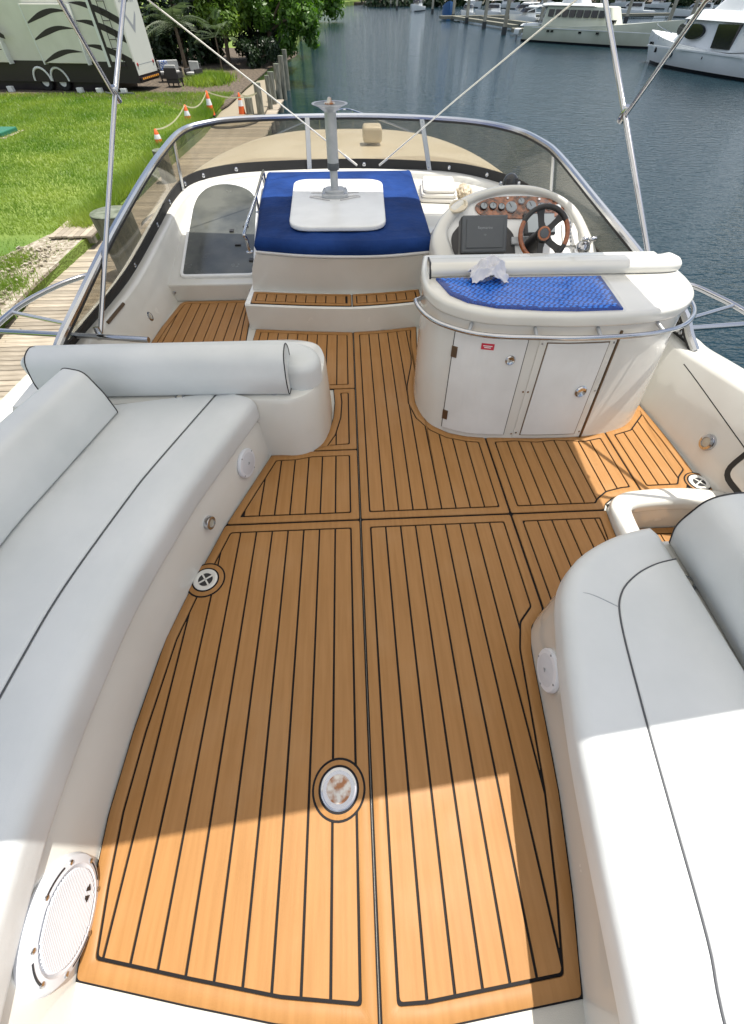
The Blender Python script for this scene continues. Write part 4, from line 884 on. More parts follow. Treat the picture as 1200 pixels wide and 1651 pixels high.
# ---- bimini awning: cloth overhead, chrome bows, legs, tie ropes
bi = thing('bimini_awning', 'chrome framed bimini awning whose legs rise on both sides', 'awning', (0, 3, .4))
def tube(name, pts, r, mat='chrome', parent=bi): return MB().tube(pts, r, 10).build(name, mat, parent, smooth=60)
LJ, RJ = Vector((-1.70, 4.335, 1.405)), Vector((1.95, 3.775, 1.345))
tube('leg', [(-1.795, 2.775, .37), LJ, (-1.62, 4.915, 1.83), (-1.58, 5.13, 1.90)], .0165); tube('leg', [(2.17, 2.66, .43), (2.10, 3.03, .735), RJ, (1.90, 4.54, 1.83), (1.94, 4.86, 1.90)], .0165)
tube('brace', [LJ+Vector((0, -.03, .0)), (-1.62, 3.80, 1.83), (-1.58, 3.72, 1.90)], .014); tube('brace', [RJ+Vector((0, -.03, .0)), (1.90, 3.25, 1.82), (1.95, 3.15, 1.89)], .014)
def bow(a, b, mid): return cat([a, Vector(a).lerp(Vector(b), .04)+Vector((0, 0, .06)), Vector(a).lerp(Vector(b), .2)+Vector((0, 0, mid*.75)), Vector(a).lerp(Vector(b), .5)+Vector((0, 0, mid)), Vector(a).lerp(Vector(b), .8)+Vector((0, 0, mid*.75)), Vector(a).lerp(Vector(b), .96)+Vector((0, 0, .06)), b], 5)
B0, B1, B2, B3 = bow((-1.58,5.13,1.90), (1.95,4.86,1.90), .14), bow((-1.58,3.72,1.90), (1.96,3.15,1.89), .16), bow((-1.58,2.0,1.90), (1.90,1.8,1.90), .16), bow((-1.60,.08,1.90), (1.86,.405,1.90), .14)
for B in (B0, B1, B2, B3): tube('bow', B, .0145)
tube('brace', [(2.20, .9, .55), (1.93, 2.05, 1.60), (1.86, 2.3, 1.90)], .014); tube('brace', [(2.20, .9, .55), (1.86, .40, 1.90)], .014); tube('brace', [(-1.98, .9, .42), (-1.60, .09, 1.90)], .014); tube('brace', [(1.62, 1.75, 1.98), (1.9, 1.55, 1.42), (2.18,1.35,.55)], .012)
rs_ = []
for A_, C_, n in ((B0, B1, 4), (B1, B2, 4), (B2, B3, 4)):
    for k in range(n+(1 if C_ is B3 else 0)):
        t = k/n; rs_.append([Vector(p).lerp(Vector(q), t)+Vector((0, 0, .018-.04*math.sin(t*math.pi))) for p, q in zip(A_, C_)])
MB().rings(rs_, False, False, closed=False).build('canopy', 'awning', bi, smooth=60)
for J in (LJ, RJ): MB().lathe([(.022, -.05), (.026, -.04), (.026, .03), (.02, .04)], J, (0, -.3, .8), 14).build('joint', 'chrome', bi, smooth=40)
for q in ((-1.795, 2.775, .37), (2.17, 2.66, .43)): MB().lathe([(.03, -.02), (.03, 0), (.02, .02), (.02, .06)], q, (0, .2, 1), 14).build('leg_foot', 'chrome', bi, smooth=40)
tube('tie_rope', [(.12, 6.03, .66), (-.72, 5.57, 1.27), (-1.56, 5.02, 1.885)], .006, 'rope_white'); tube('tie_rope', [(.385, 6.02, .66), (1.1, 5.38, 1.27), (1.86, 4.69, 1.90)], .006, 'rope_white')
for a, b in (((.12, 6.03, .66), (-.02, 5.953, .76)), ((.385, 6.02, .66), (.47, 5.945, .73))): tube('rope_end', [a, b], .011, 'rope_white')
# side rails that reach out past the coaming
def side_rail(label, main, curve, brace):
    t = thing('side_rail', label, 'rail', main[0]); MB().tube(main, .019, 10).build('straight_tube', 'chrome', t, smooth=60); MB().tube(cat(curve, 6), .019, 10).build('curved_tube', 'chrome', t, smooth=60); MB().tube(brace, .015, 10).build('strut', 'chrome', t, smooth=60)
side_rail('chrome side rail reaching out over the wooden dock', [dk(240, 548, .41), dk(160, 543, .41), dk(0, 534, .41), dk(-120, 528, .41)], [dk(148, 443, .40), dk(130, 447, .40), dk(90, 462, .40), dk(40, 488, .40), dk(5, 515, .40), dk(-60, 575, .40)], [dk(112, 523, .40), dk(22, 504, .40)])
side_rail('chrome side rail reaching out over the water', [dk(1093, 531, .47), dk(1200, 523, .47), dk(1300, 515, .47)], [dk(1108, 459, .47), dk(1125, 464, .47), dk(1155, 478, .47), dk(1190, 496, .47), dk(1260, 540, .47)], [dk(1100, 517, .47), dk(1182, 493, .47)])
# ================================================================== turn everything on board by the trim
bpy.context.view_layer.update()
RM = Matrix.Translation(EYE) @ Matrix.Rotation(-TRIM, 4, _r) @ Matrix.Translation(-EYE)
for o in BOATOBJ: o.matrix_basis = RM @ o.matrix_basis
ONBOARD = False
# ================================================================== WATER, BANK, DOCK
WZ, GZ, DZ = -3.0, -2.0, -2.2
MB().add([(-2500, -400, WZ), (2500, -400, WZ), (2500, 4000, WZ), (-2500, 4000, WZ)], [(0, 1, 2, 3)]).build('water', 'water'); struct(bpy.data.objects['water'])
edge = [(-6.9,-30),(-6.9,6),(-6.8,9),(-6.6,12),(-6.5,19),(-6.25,24),(-6.4,31),(-6.0,38),(-5.6,46),(-5.8,60),(-6,90),(-7,150),(-4,220),(30,330)]
gp = edge+[(-400, 330), (-400, -30)]
MB().prism(gp, -3.6, GZ).build('lawn', 'lawn'); struct(bpy.data.objects['lawn'])
def sheet(name, poly, z, mat, n=4): 
    o = MB().prism(cat(poly, n, True), z-.05, z).build(name, mat); return struct(o)
sheet('gravel_bank', [(-6.6,4.2),(-6.74,8.5),(-6.70,11),(-6.76,12.6),(-7.5,12.3),(-8.1,10.8),(-8.6,10.2),(-9.5,9.2),(-9.2,5)], GZ+.006, 'gravel')
sheet('mulch_bed', [(-6.35,29.0),(-6.05,36),(-5.65,45),(-5.85,60),(-30,60),(-34,38),(-22,33.6),(-14,32.6),(-10.5,31.2),(-8.0,28.6)], GZ+.006, 'mulch')
sheet('boardwalk_path', [(-6.45,26),(-4.3,26.5),(-4.2,33),(-4.5,40),(-6.2,39),(-6.7,33)], GZ-.10, 'boardwalk_earth')
# grass blades
def blades(name, n, sampler, hmin, hmax, wd, mat, seed):
    rnd = random.Random(seed); V = []; F = []
    for i in range(n):
        x, y, k = sampler(rnd); h_ = rnd.uniform(hmin, hmax)*k; a = rnd.uniform(0, 6.283); dx, dy = math.cos(a)*wd*k, math.sin(a)*wd*k; lx, ly = rnd.gauss(0, .45)*h_, rnd.gauss(0, .45)*h_
        b = len(V); V += [(x-dx, y-dy, GZ), (x+dx, y+dy, GZ), (x+lx, y+ly, GZ+h_)]; F.append((b, b+1, b+2))
    me = bpy.data.meshes.new(name); me.from_pydata(V, [], F); me.materials.append(MATS[mat]); o = bpy.data.objects.new(name, me); COL.objects.link(o); o['kind'] = 'stuff'; return o
def ex(y):
    for (x0, y0), (x1, y1) in zip(edge, edge[1:]):
        if y0 <= y <= y1: return x0+(x1-x0)*(y-y0)/(y1-y0)
    return -6.9
def s_near(r):
    y = 7+(r.random()**1.3)*27; x = ex(y)-.15-r.random()*(7+y*.35)
    if y < 12 and x > -9 and r.random() < .88: x = -9-r.random()*4
    return x, y, .6+y/26
def s_edge(r):
    y = 12.2+r.random()*18; return ex(y)-.05-abs(r.gauss(0, .35)), y, .7+y/40
o = blades('lawn_grass', 190000, s_near, .025, .075, .009, 'blade', 3); o['label'] = 'short mown grass covering the lawn'; o['category'] = 'grass'
o = blades('edge_grass', 26000, s_edge, .10, .30, .012, 'blade', 5); o['label'] = 'long grass overhanging the dock edge'; o['category'] = 'grass'
def s_tuft(r):
    c = r.choice(((-7.5,8.2),(-7.2,9.1),(-8.0,9.4),(-7.2,7.4),(-8.6,8.2),(-7.7,10.3))); return c[0]+r.gauss(0, .25), c[1]+r.gauss(0, .3), 1.0
o = blades('bank_tufts', 5000, s_tuft, .05, .16, .010, 'blade', 8); o['label'] = 'thin grass tufts growing through the gravel bank'; o['category'] = 'grass'
# pebbles on the bank
rnd = random.Random(4); pb2 = MB()
for i in range(900):
    x = rnd.uniform(-9.0, -6.95); y = rnd.uniform(6.4, 11.2); s = rnd.uniform(.015, .05)
    if x < -8 and y > 10: continue
    pb2.obb((x, y, GZ+.006+s*.3), Vector((rnd.gauss(0, 1), rnd.gauss(0, 1), .2)).normalized(), Vector((0, 0, 1)).cross(Vector((1, .3, 0))).normalized(), (0, 0, 1), s, s*.8, s*.6)
o = pb2.build('bank_pebbles', 'gravel'); o['kind'] = 'stuff'; o['label'] = 'loose stones on the gravel bank'; o['category'] = 'stones'
# dock
m = MATS['dock_wood']; pbs = m.node_tree.nodes['Principled BSDF']; src = pbs.inputs['Base Color'].links[0].from_socket
oi = N(m, 'ShaderNodeObjectInfo'); mr = N(m, 'ShaderNodeMapRange'); mr.inputs['To Min'].default_value = .72; mr.inputs['To Max'].default_value = 1.25; LK(m, oi.outputs['Random'], mr.inputs[0])
mu = N(m, 'ShaderNodeMix'); mu.data_type = 'RGBA'; mu.blend_type = 'MULTIPLY'; mu.inputs[0].default_value = 1; LK(m, src, mu.inputs[6]); LK(m, mr.outputs[0], mu.inputs[7]); LK(m, mu.outputs[2], pbs.inputs['Base Color'])
dockt = thing('dock', 'weathered grey timber dock beside the yacht on the port side', 'dock', (-5.2, 15, DZ))
MB().box((-6.7, 2, DZ-.3), (-6.55, 33.4, DZ-.045)).box((-4.0, 2, DZ-.3), (-3.85, 33.4, DZ-.045)).build('stringer', 'piling_wood', dockt)
pm = None; rnd = random.Random(11)
for k in range(206):
    y = 2.3+k*.15
    if pm is None: pm = MB().box((-6.82, y, DZ-.045), (-3.55, y+.137, DZ)).build('plank', 'dock_wood', dockt, bevel=.006, bseg=1)
    else:
        q = pm.copy(); COL.objects.link(q); q.parent = dockt; q.location = (rnd.uniform(-.05, .05), k*.15, rnd.uniform(-.004, .004))
# landing platform on the bank
lp = thing('landing_platform', 'small plank platform on the grass edge above the dock', 'platform', (-7.0, 12.1, -2.0)); pm2 = None
for k in range(7):
    MB().box((-7.45+k*.15, 11.6+.02*(k % 3), -1.96), (-7.45+k*.15+.138, 12.75, -1.915)).build('plank', 'dock_wood', lp, bevel=.006, bseg=1)
MB().box((-7.4, 11.75, -2.12), (-6.45, 11.88, -1.962)).box((-7.4, 12.5, -2.12), (-6.45, 12.62, -1.962)).build('bearer', 'piling_wood', lp)
# pilings
def piling(label, x, y, top, r, lean=(0, 0), mat='piling_wood', cap='piling_top', grp=None, bot=-4.0):
    t = thing('piling', label, 'piling', (x, y, bot), grp); n = 7
    MB().tube([(x+lean[0]*(k/n-1), y+lean[1]*(k/n-1), bot+(top-bot)*k/n) for k in range(n+1)], [r*(1.05-.05*k/n)*(1+.02*math.sin(k*2.1)) for k in range(n+1)], 18).build('post', mat, t, smooth=50)
    MB().lathe([(r*1.02, 0), (r*1.0, .012), (r*.5, .02), (.005, .022)], (x, y, top), seg=18).build('post_top', cap, t, smooth=50); return t
piling('thick mossy piling beside the windscreen, nearest on the dock', -5.0, 10.2, -1.05, .40, (-.05, -.1), 'piling_green')
piling('mossy piling at the lawn edge with a cone behind it', -6.05, 17.3, -1.4, .23, (0, 0), 'piling_green')
for lab, px, py, z, r in (('leaning grey piling beside the third traffic cone', 414, 134, -1.05, .17), ('second grey piling of the row along the creek', 436, 116, -1.0, .17), ('third grey piling of the row along the creek', 445, 103, -1.0, .17),
                          ('fourth grey piling of the row along the creek', 452, 90, -1.0, .17), ('farthest grey piling of the row under the tree', 458, 80, -1.0, .17), ('pale piling between the cone and the creek row', 430, 122, -1.0, .12), ('short dark piling right behind the cones', 400, 158, -1.55, .19)):
    p = pw(px, py, z); piling(lab, p.x, p.y, z, r, (.05, .2), grp='grey pilings along the creek edge')
# cones and tape
def cone(label, px, py, hgt=.84):
    p = pw(px, py, DZ if px > 350 else GZ); t = thing('traffic_cone', label, 'traffic cone', p, 'orange traffic cones on the bank'); x, y, z = p
    MB().slab(roundpoly([(x-.19,y-.19),(x+.19,y-.19),(x+.19,y+.19),(x-.19,y+.19)], .04), z, z+.04, .01, 2).build('base', 'rubber', t)
    MB().lathe([(.175, .04), (.128, hgt*.45)], p, seg=20).build('lower_cone', 'cone_orange', t, smooth=50)
    MB().lathe([(.129, hgt*.45), (.09, hgt*.70)], p, seg=20).build('white_band', 'print_white', t, smooth=50)
    MB().lathe([(.09, hgt*.70), (.04, hgt*.98), (.02, hgt)], p, seg=20).build('cone_tip', 'cone_orange', t, smooth=50); return Vector((x, y, z+hgt*.97))
c1 = cone('middle orange cone standing at the end of the lawn', 342, 187); c2 = cone('orange cone at left, half hidden behind the windscreen rail', 306, 200, .62); c3 = cone('orange cone at right beside the pilings', 392, 188); c4 = cone('lowest orange cone beside the mossy piling', 259, 236, .5)
tg = thing('caution_tape', 'sagging pale caution tape strung between the cones', 'tape', c1-Vector((0, 0, .5)))
def sag(a, b, d): 
    pts = [Vector(a).lerp(Vector(b), k/10)-Vector((0, 0, d*4*(k/10)*(1-k/10))) for k in range(11)]
    MB().rings([[p+Vector((0, 0, .022)), p-Vector((0, 0, .022)), p+Vector((.004, .004, -.022)), p+Vector((.004, .004, .022))] for p in pts]).build('tape_span', 'tape', tg)
pp1 = pw(414, 150, -1.3); sag(c4, c2, .18); sag(c2, c1, .25); sag(c1, pp1, .18); sag(c3, pp1, .10)
# utility box on the lawn
gb = thing('utility_box', 'low dark green utility box on the lawn at left edge', 'box', (-14.9, 23.6, GZ))
MB().slab(roundpoly([(-15.9,23.0),(-14.25,22.9),(-14.15,24.1),(-15.9,24.2)], .06), GZ, GZ+.16, .03, 2).build('lid', 'green_plastic', gb); MB().prism([(-16,22.8),(-14.05,22.7),(-13.95,24.3),(-16,24.4)], GZ-.01, GZ+.02).build('base_slab', 'gravel', gb)

# ================================================================== RV trailer
rv = thing('rv_trailer', 'cream travel trailer with dark swoosh graphics parked on the lawn', 'trailer', (-17, 36, GZ))
RC = Vector((-11.75, 34.1, 0)); RX = Vector((-.985, .172, 0)).normalized(); RY = Vector((.172, .985, 0)).normalized(); RZ = Vector((0, 0, 1))
def rq(l, d, z): return RC+RX*l+RY*d+RZ*z      # l along length from the tail, d depth away from us
def rbox(l0, l1, d0, d1, z0, z1, name, mat, parent=rv, bevel=0): return MB().obb(rq((l0+l1)/2, (d0+d1)/2, (z0+z1)/2), RX, RY, RZ, (l1-l0)/2, (d1-d0)/2, (z1-z0)/2).build(name, mat, parent, bevel=bevel)
rbox(0, 11, 0, 2.5, -1.0, 1.75, 'body', 'rv_white', bevel=.05)
rbox(-.015, 0, .06, 2.44, -1.32, 1.7, 'rear_wall', 'rv_end')
rbox(0, 11, -.01, 2.48, -1.62, -.80, 'skirt', 'rv_dark'); rbox(1.5, 11, .3, 2.3, GZ+.02, -1.62, 'under_shade', 'rv_dark')  # dark block below the skirt stands in for the shade under the trailer
for l0, l1 in ((2.6, 5.2), (7.4, 10.6)):
    s_ = rbox(l0, l1, -.35, 0, -.86, 1.2, 'slide_out', 'rv_white', bevel=.02)
    rbox(l0-.06, l0, -.36, -.01, -.92, 1.2, 'slide_trim', 'rv_trim', s_); rbox(l1, l1+.06, -.36, -.01, -.92, 1.2, 'slide_trim', 'rv_trim', s_)
rbox(1.45, 1.60, -.03, 0, -1.0, 1.7, 'corner_trim', 'rv_trim'); rbox(1.30, 1.45, -.02, 0, -1.0, 1.7, 'corner_seam', 'rv_dark')
def swoosh(pts_top, pts_bot, d, name='graphic'):
    a = cat(pts_top, 6); b = cat(pts_bot, 6); MB().rings([[rq(p[0], d, p[1]), rq(q[0], d, q[1])] for p, q in zip(a, b)], False, False, False).build(name, 'rv_dark', rv)
for dz, d in ((0, -.004), (.85, -.004), (1.45, -.004)):
    swoosh([(0.05,-.68+dz),(.9,-.36+dz),(1.8,-.18+dz),(2.58,-.20+dz)], [(0.05,-.98+dz),(.9,-.64+dz),(1.8,-.36+dz),(2.58,-.22+dz)], d)
for l0, dz in ((3.15, -.40), (3.15, .42), (3.15, 1.0), (7.95, -.35)):
    d = -.355
    swoosh([(l0-.5,-.02+dz),(l0+.3,.06+dz),(l0+1.1,-.06+dz),(l0+2.0,-.40+dz)], [(l0-.5,-.04+dz),(l0+.3,-.09+dz),(l0+1.1,-.26+dz),(l0+2.0,-.46+dz)], d)
swoosh([(6.9,.15),(7.6,.5),(8.4,.42),(9.4,.0)], [(6.9,.0),(7.6,.12),(8.4,.08),(9.4,-.1)], -.37)
ld = MB()
for l in (.55, .95): ld.tube([rq(l, -.10, -1.05), rq(l, -.10, 1.9)], .018, 6)
for k in range(9): ld.tube([rq(.55, -.10, -.95+k*.32), rq(.95, -.10, -.95+k*.32)], .015, 6)
ld.build('ladder', 'rv_dark', rv)
for l in (4.9, 6.0):
    w_ = MB().lathe([(.37, -.12), (.40, -.08), (.40, .08), (.37, .12)], rq(l, .20, GZ+.40), RY, 24).build('wheel', 'tyre', rv, smooth=40); MB().lathe([(.22, -.13), (.20, -.11), (.05, -.14)], rq(l, .20, GZ+.40), RY, 18).build('rim', 'rv_trim', w_, smooth=40)
    MB().tube([rq(l+.52*math.cos(a), -.03, GZ+.42+.52*math.sin(a)) for a in [math.pi*k/12 for k in range(13)]], .055, 8).build('fender', 'rv_trim', rv, smooth=50)
rbox(-.10, -.02, .1, 2.4, -1.55, -1.42, 'bumper', 'rv_dark')
for k in range(9): MB().obb(rq(-.11, .3+k*.235, -1.46), RX, RY, RZ, .015, .07, .035).build('marker_lamp', 'amber', rv)
for d in (.28, 2.2): MB().lathe([(.075, 0), (.07, .03), (.01, .04)], rq(-.016, d, -.92), -RX, 14).build('tail_lamp', 'red_lens', rv, smooth=40)
rbox(-.02, -.0155, .35, 2.15, -.93, -.915, 'panel_line', 'print_grey')
lettering('maker_name', 'Sundance', .42, 'print_grey', rq(-.02, 1.15, 1.38), RY, RZ, rv, .001)
MB().add([rq(-.02, .55, .95), rq(-.02, 1.15, .45), rq(-.02, 1.75, .95), rq(-.02, 1.75, .80), rq(-.02, 1.15, .18), rq(-.02, .55, .80)], [(0, 1, 4, 5), (1, 2, 3, 4)]).build('chevron', 'print_grey', rv)
for l in (.9, 2.4, 3.6, 8.0): MB().obb(rq(l, -.5, GZ+.1), RX, RY, RZ, .16, .12, .13).build('levelling_block', 'rv_trim', rv, bevel=.02)
MB().tube(cat([rq(2.0, -.6, GZ+.06), rq(1.4, -1.0, GZ+.06), rq(.6, -.7, GZ+.06), rq(.1, -.9, GZ+.06)], 6), .05, 8).build('drain_hose', 'grey_cover', rv, smooth=60)
# patio seats behind it
def patio(label, x, y, w_, rz, pillow=False):
    t = thing('patio_seat', label, 'patio seat', (x, y, GZ), 'dark wicker patio seats with grey cushions'); t.rotation_euler.z = rz
    def bx_(a, b, n, mt_, bv=.02): return MB().box(tuple(Vector(a)+ORG[t]), tuple(Vector(b)+ORG[t])).build(n, mt_, t, bevel=bv)
    bx_((-w_/2, -.38, .18), (w_/2, .38, .36), 'seat_frame', 'wicker')
    for sx in (-1, 1): bx_((sx*w_/2-.06, -.38, .36), (sx*w_/2+.06, .38, .62), 'armrest', 'wicker')
    bx_((-w_/2, .30, .36), (w_/2, .42, .82), 'backrest', 'wicker'); bx_((-w_/2+.07, -.36, .36), (w_/2-.07, .28, .48), 'seat_cushion', 'cushion_grey', .03); bx_((-w_/2+.05, .14, .48), (w_/2-.05, .29, .92), 'back_cushion', 'cushion_grey', .03)
    for sx in (-1, 1):
        for sy in (-1, 1): bx_((sx*(w_/2-.06)-.03, sy*.33-.03, 0), (sx*(w_/2-.06)+.03, sy*.33+.03, .18), 'leg', 'wicker', 0)
    if pillow: bx_((-w_/2+.15, .0, .50), (-w_/2+.65, .16, .92), 'pillow', 'cushion_blue', .05)
patio('wide wicker patio seat with a blue patterned pillow', -11.2, 38.6, 1.35, .35, True); patio('wicker patio chair with its dark back to the lawn', -10.4, 36.4, .75, 3.0); patio('wicker patio chair standing nearest the fan palm', -9.55, 38.0, .75, -.4)

# ================================================================== TREES
def leafcloud(name, blobs, n, size, mat, parent, seed, droop=.3):
    rnd = random.Random(seed); V = []; F = []; tot = sum(b[3]*b[4]*b[5] for b in blobs)
    for (x, y, z, rx, ry, rz) in blobs:
        for i in range(int(n*rx*ry*rz/tot)):
            while True:
                p = Vector((rnd.uniform(-1, 1), rnd.uniform(-1, 1), rnd.uniform(-1, 1)))
                if .25 < p.length <= 1: break
            p = p*(.6+.4*p.length)
            if noise.noise(Vector((x+p.x*rx, y+p.y*ry, z+p.z*rz))*1.1) < -.22: continue
            c = Vector((x+p.x*rx, y+p.y*ry, z+p.z*rz)); s = size*rnd.uniform(.6, 1.3)
            nrm = (Vector((p.x, p.y, p.z+.6)).normalized()+Vector((rnd.gauss(0, .6), rnd.gauss(0, .6), rnd.gauss(0, .6)))).normalized(); a = nrm.orthogonal().normalized(); a = (Matrix.Rotation(rnd.uniform(0, 6.28), 3, nrm) @ a); b = nrm.cross(a)
            k = len(V); V += [c-a*s, c-b*s*.45+a*s*.1, c+a*s, c+b*s*.45+a*s*.1]; F.append((k, k+1, k+2, k+3))
    O = ORG[parent]; me = bpy.data.meshes.new(name); me.from_pydata([v-O for v in V], [], F); me.materials.append(MATS[mat]); o = bpy.data.objects.new(name, me); _link(o, parent, None); return o
def tree(name, label, x, y, hgt, blobs, n, size, mat, seed, tr=.12, grp=None):
    t = thing(name, label, 'tree', (x, y, GZ), grp); rnd = random.Random(seed)
    MB().tube([(x, y, GZ-.1), (x+.1, y, GZ+hgt*.3), (x-.1, y+.1, GZ+hgt*.6), (x, y, GZ+hgt)], [tr, tr*.8, tr*.6, tr*.25], 10).build('trunk', 'trunk', t, smooth=60)
    for b in blobs[:6]: MB().tube([(x, y, GZ+hgt*.3), ((x+b[0])/2, (y+b[1])/2, (GZ+hgt*.35+b[2])/2), (b[0], b[1], b[2])], [tr*.5, tr*.35, tr*.12], 7).build('limb', 'trunk', t, smooth=60)
    leafcloud('crown', blobs, n, size, mat, t, seed); return t
rnd = random.Random(21)
def blobset(cx, cy, z0, z1, rx, ry, k, r0, seed):
    q = random.Random(seed); return [(cx+q.uniform(-1, 1)*rx, cy+q.uniform(-1, 1)*ry, q.uniform(z0, z1), r0*q.uniform(.7, 1.3), r0*q.uniform(.7, 1.3), r0*q.uniform(.6, 1.0)) for _ in range(k)]
TG = 'leafy trees along the creek bank'
tree('bank_tree', 'leafy bank tree leaning out over the creek beyond the pilings', -5.6, 47.5, 5.5, blobset(-4.6, 47.5, .4, 3.5, 2.2, 1.6, 14, 1.15, 1)+[(-2.6,46.2,-.1,1.1,.9,.7),(-2.2,45.8,-.7,.7,.6,.45),(-4.0,46.3,-.7,1.0,.8,.8),(-4.6,46.5,-1.2,.7,.7,.5)], 15000, .17, 'leaf', 31, .2, TG)
tree('bank_tree', 'yellow-green leafy tree between the trailer and the creek', -8.8, 46.5, 5, blobset(-8.8, 46.0, .5, 3.2, 1.6, 1.0, 11, 1.1, 2)+[(-8.2,45.0,.3,1.1,.9,.8),(-9.6,45.4,.6,1.0,.8,.7)], 11000, .15, 'leaf_light', 32, .16, TG)
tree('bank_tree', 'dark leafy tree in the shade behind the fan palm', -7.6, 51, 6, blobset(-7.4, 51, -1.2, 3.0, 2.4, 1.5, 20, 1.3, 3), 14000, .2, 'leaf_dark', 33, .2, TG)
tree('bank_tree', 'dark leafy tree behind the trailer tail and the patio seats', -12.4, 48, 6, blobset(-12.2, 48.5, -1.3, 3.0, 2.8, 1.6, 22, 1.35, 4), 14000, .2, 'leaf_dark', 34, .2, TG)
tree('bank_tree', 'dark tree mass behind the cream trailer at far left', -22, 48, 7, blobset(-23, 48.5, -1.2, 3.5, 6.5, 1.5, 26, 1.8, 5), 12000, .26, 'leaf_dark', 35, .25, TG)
tree('bank_tree', 'light green leafy tree farther up the creek bank', -5.9, 66, 6, blobset(-5.4, 66, -.8, 3.5, 1.9, 2, 16, 1.4, 6), 10000, .22, 'leaf_light', 36, .2, TG)
tree('bank_tree', 'green tree at the first bend of the creek bank', -7.0, 90, 7, blobset(-6.0, 90, -1.4, 3.5, 2.6, 3, 18, 1.9, 7), 8000, .32, 'leaf', 37, .2, TG)
tree('bank_tree', 'farthest green tree where the creek closes', -7.0, 135, 8, blobset(-5.5, 135, -1.8, 3.5, 4.0, 4, 18, 2.6, 8), 7000, .45, 'leaf', 38, .2, TG)
tree('bank_shrub', 'low dark shrub at the foot of the bank tree beside the pilings', -6.2, 45.3, 1.4, blobset(-6.2, 45.6, -1.7, -.5, 1.3, .6, 10, .6, 9), 6000, .11, 'leaf_dark', 39, .06)
def palm(name, label, x, y, ht, n, L, mat, seed, fan=False):
    t = thing(name, label, 'palm', (x, y, GZ)); rnd = random.Random(seed); O = Vector((x, y, GZ+ht))
    MB().tube([(x, y, GZ), (x+.03, y, GZ+ht*.5), (x, y, GZ+ht)], [.14, .11, .09] if not fan else [.05, .05, .04], 10).build('trunk', 'trunk', t, smooth=60)
    for i in range(n):
        a = 2*math.pi*i/n+rnd.uniform(-.3, .3); el = rnd.uniform(-.1, 1.2); d = Vector((math.cos(a)*math.cos(el), math.sin(a)*math.cos(el), math.sin(el))); b = MB(); side = d.cross(Vector((0, 0, 1))).normalized()
        if fan:
            tip = O+d*L*.55
            for k in range(-8, 9):
                f = (d*math.cos(k*.17)+side*math.sin(k*.17)).normalized(); e = tip+f*L*.5+Vector((0, 0, -L*.12)); mid = tip+f*L*.28; s2 = f.cross(Vector((0, 0, 1))).normalized()*.022; b.add([tip, mid-s2, e, mid+s2], [(0, 1, 2, 3)])
            b.tube([O, tip], .012, 5)
        else:
            sp_ = [O+d*(L*k/8)+Vector((0, 0, -L*.55*(k/8)**2)) for k in range(9)]; b.tube(sp_, [.02-.002*k for k in range(9)], 5)
            for k in range(1, 9):
                for sg_ in (-1, 1):
                    for sub in (0, .5):
                        p0 = sp_[k-1].lerp(sp_[k], sub); ll = L*.34*(1-.5*abs(k/8-.4)); e = p0+side*sg_*ll*.8+d*ll*.5+Vector((0, 0, -ll*.45)); wv = d*.03; b.add([p0-wv, p0+wv, e], [(0, 1, 2)])
        b.build('frond', mat, t)
palm('palm_tree', 'feathery palm tree just behind the trailer tail', -10.9, 41.5, 2.2, 17, 2.6, 'frond', 51); palm('fan_palm', 'pale fan palm beside the creek path', -8.3, 40.8, 1.75, 13, 1.5, 'frond', 52, True)
def s_side(r):
    return -8.7+r.gauss(0, .5), 38.2+r.gauss(0, .8), 1.8
o = blades('path_grass', 6000, s_side, .12, .28, .02, 'blade', 9); o['label'] = 'bright grass patch beside the creek path'; o['category'] = 'grass'

# ================================================================== MARINA
def boat(name, label, cat_, bow, stern, beam, free, hullmat, group=None):
    """hull lofted between two water-line points; returns thing and a local frame function"""
    B = Vector((bow[0], bow[1], WZ)); S = Vector((stern[0], stern[1], WZ)); L = (B-S).length; ax = (B-S).normalized(); ay = Vector((-ax.y, ax.x, 0)); t = thing(name, label, cat_, (B+S)/2, group)
    def q(l, d, z): return S+ax*l+ay*d+Vector((0, 0, z))
    rs = []
    for f_, w_, s_, fl in ((0, .86, .78, .95), (.2, .97, .82, .97), (.45, 1, .9, 1), (.65, .93, 1.0, 1.05), (.8, .74, 1.12, 1.12), (.92, .42, 1.24, 1.25), (1.0, .03, 1.32, 1.4)):
        hw = beam/2*w_; zt = free*s_; ext = L*f_+(.05*L if f_ == 1 else .02*L if f_ > .9 else 0)
        rs.append([q(L*f_, -hw*.80/fl, -.5), q(L*f_, -hw*.86/fl, .0), q(L*f_, -hw*.9/fl, .16), q(ext, -hw, zt*.75), q(ext, -hw*1.0, zt), q(ext, hw*1.0, zt), q(ext, hw, zt*.75), q(L*f_, hw*.9/fl, .16), q(L*f_, hw*.86/fl, .0), q(L*f_, hw*.80/fl, -.5)])
    MB().rings(rs).build('hull', hullmat, t, smooth=40)
    MB().rings([[q(l, s*d*1.004, z) for s, d, z in ((-1, h_*.86, -.02), (-1, h_*.906, .18), (1, h_*.906, .18), (1, h_*.86, -.02))] for l, h_ in ((-.01*L, beam/2*.905), (.2*L, beam/2*1.0), (.45*L, beam/2*1.0), (.65*L, beam/2*.886), (.8*L, beam/2*.661), (.92*L, beam/2*.336))]).build('boot_stripe', 'boot_black', t)
    return t, q, L, ax, ay
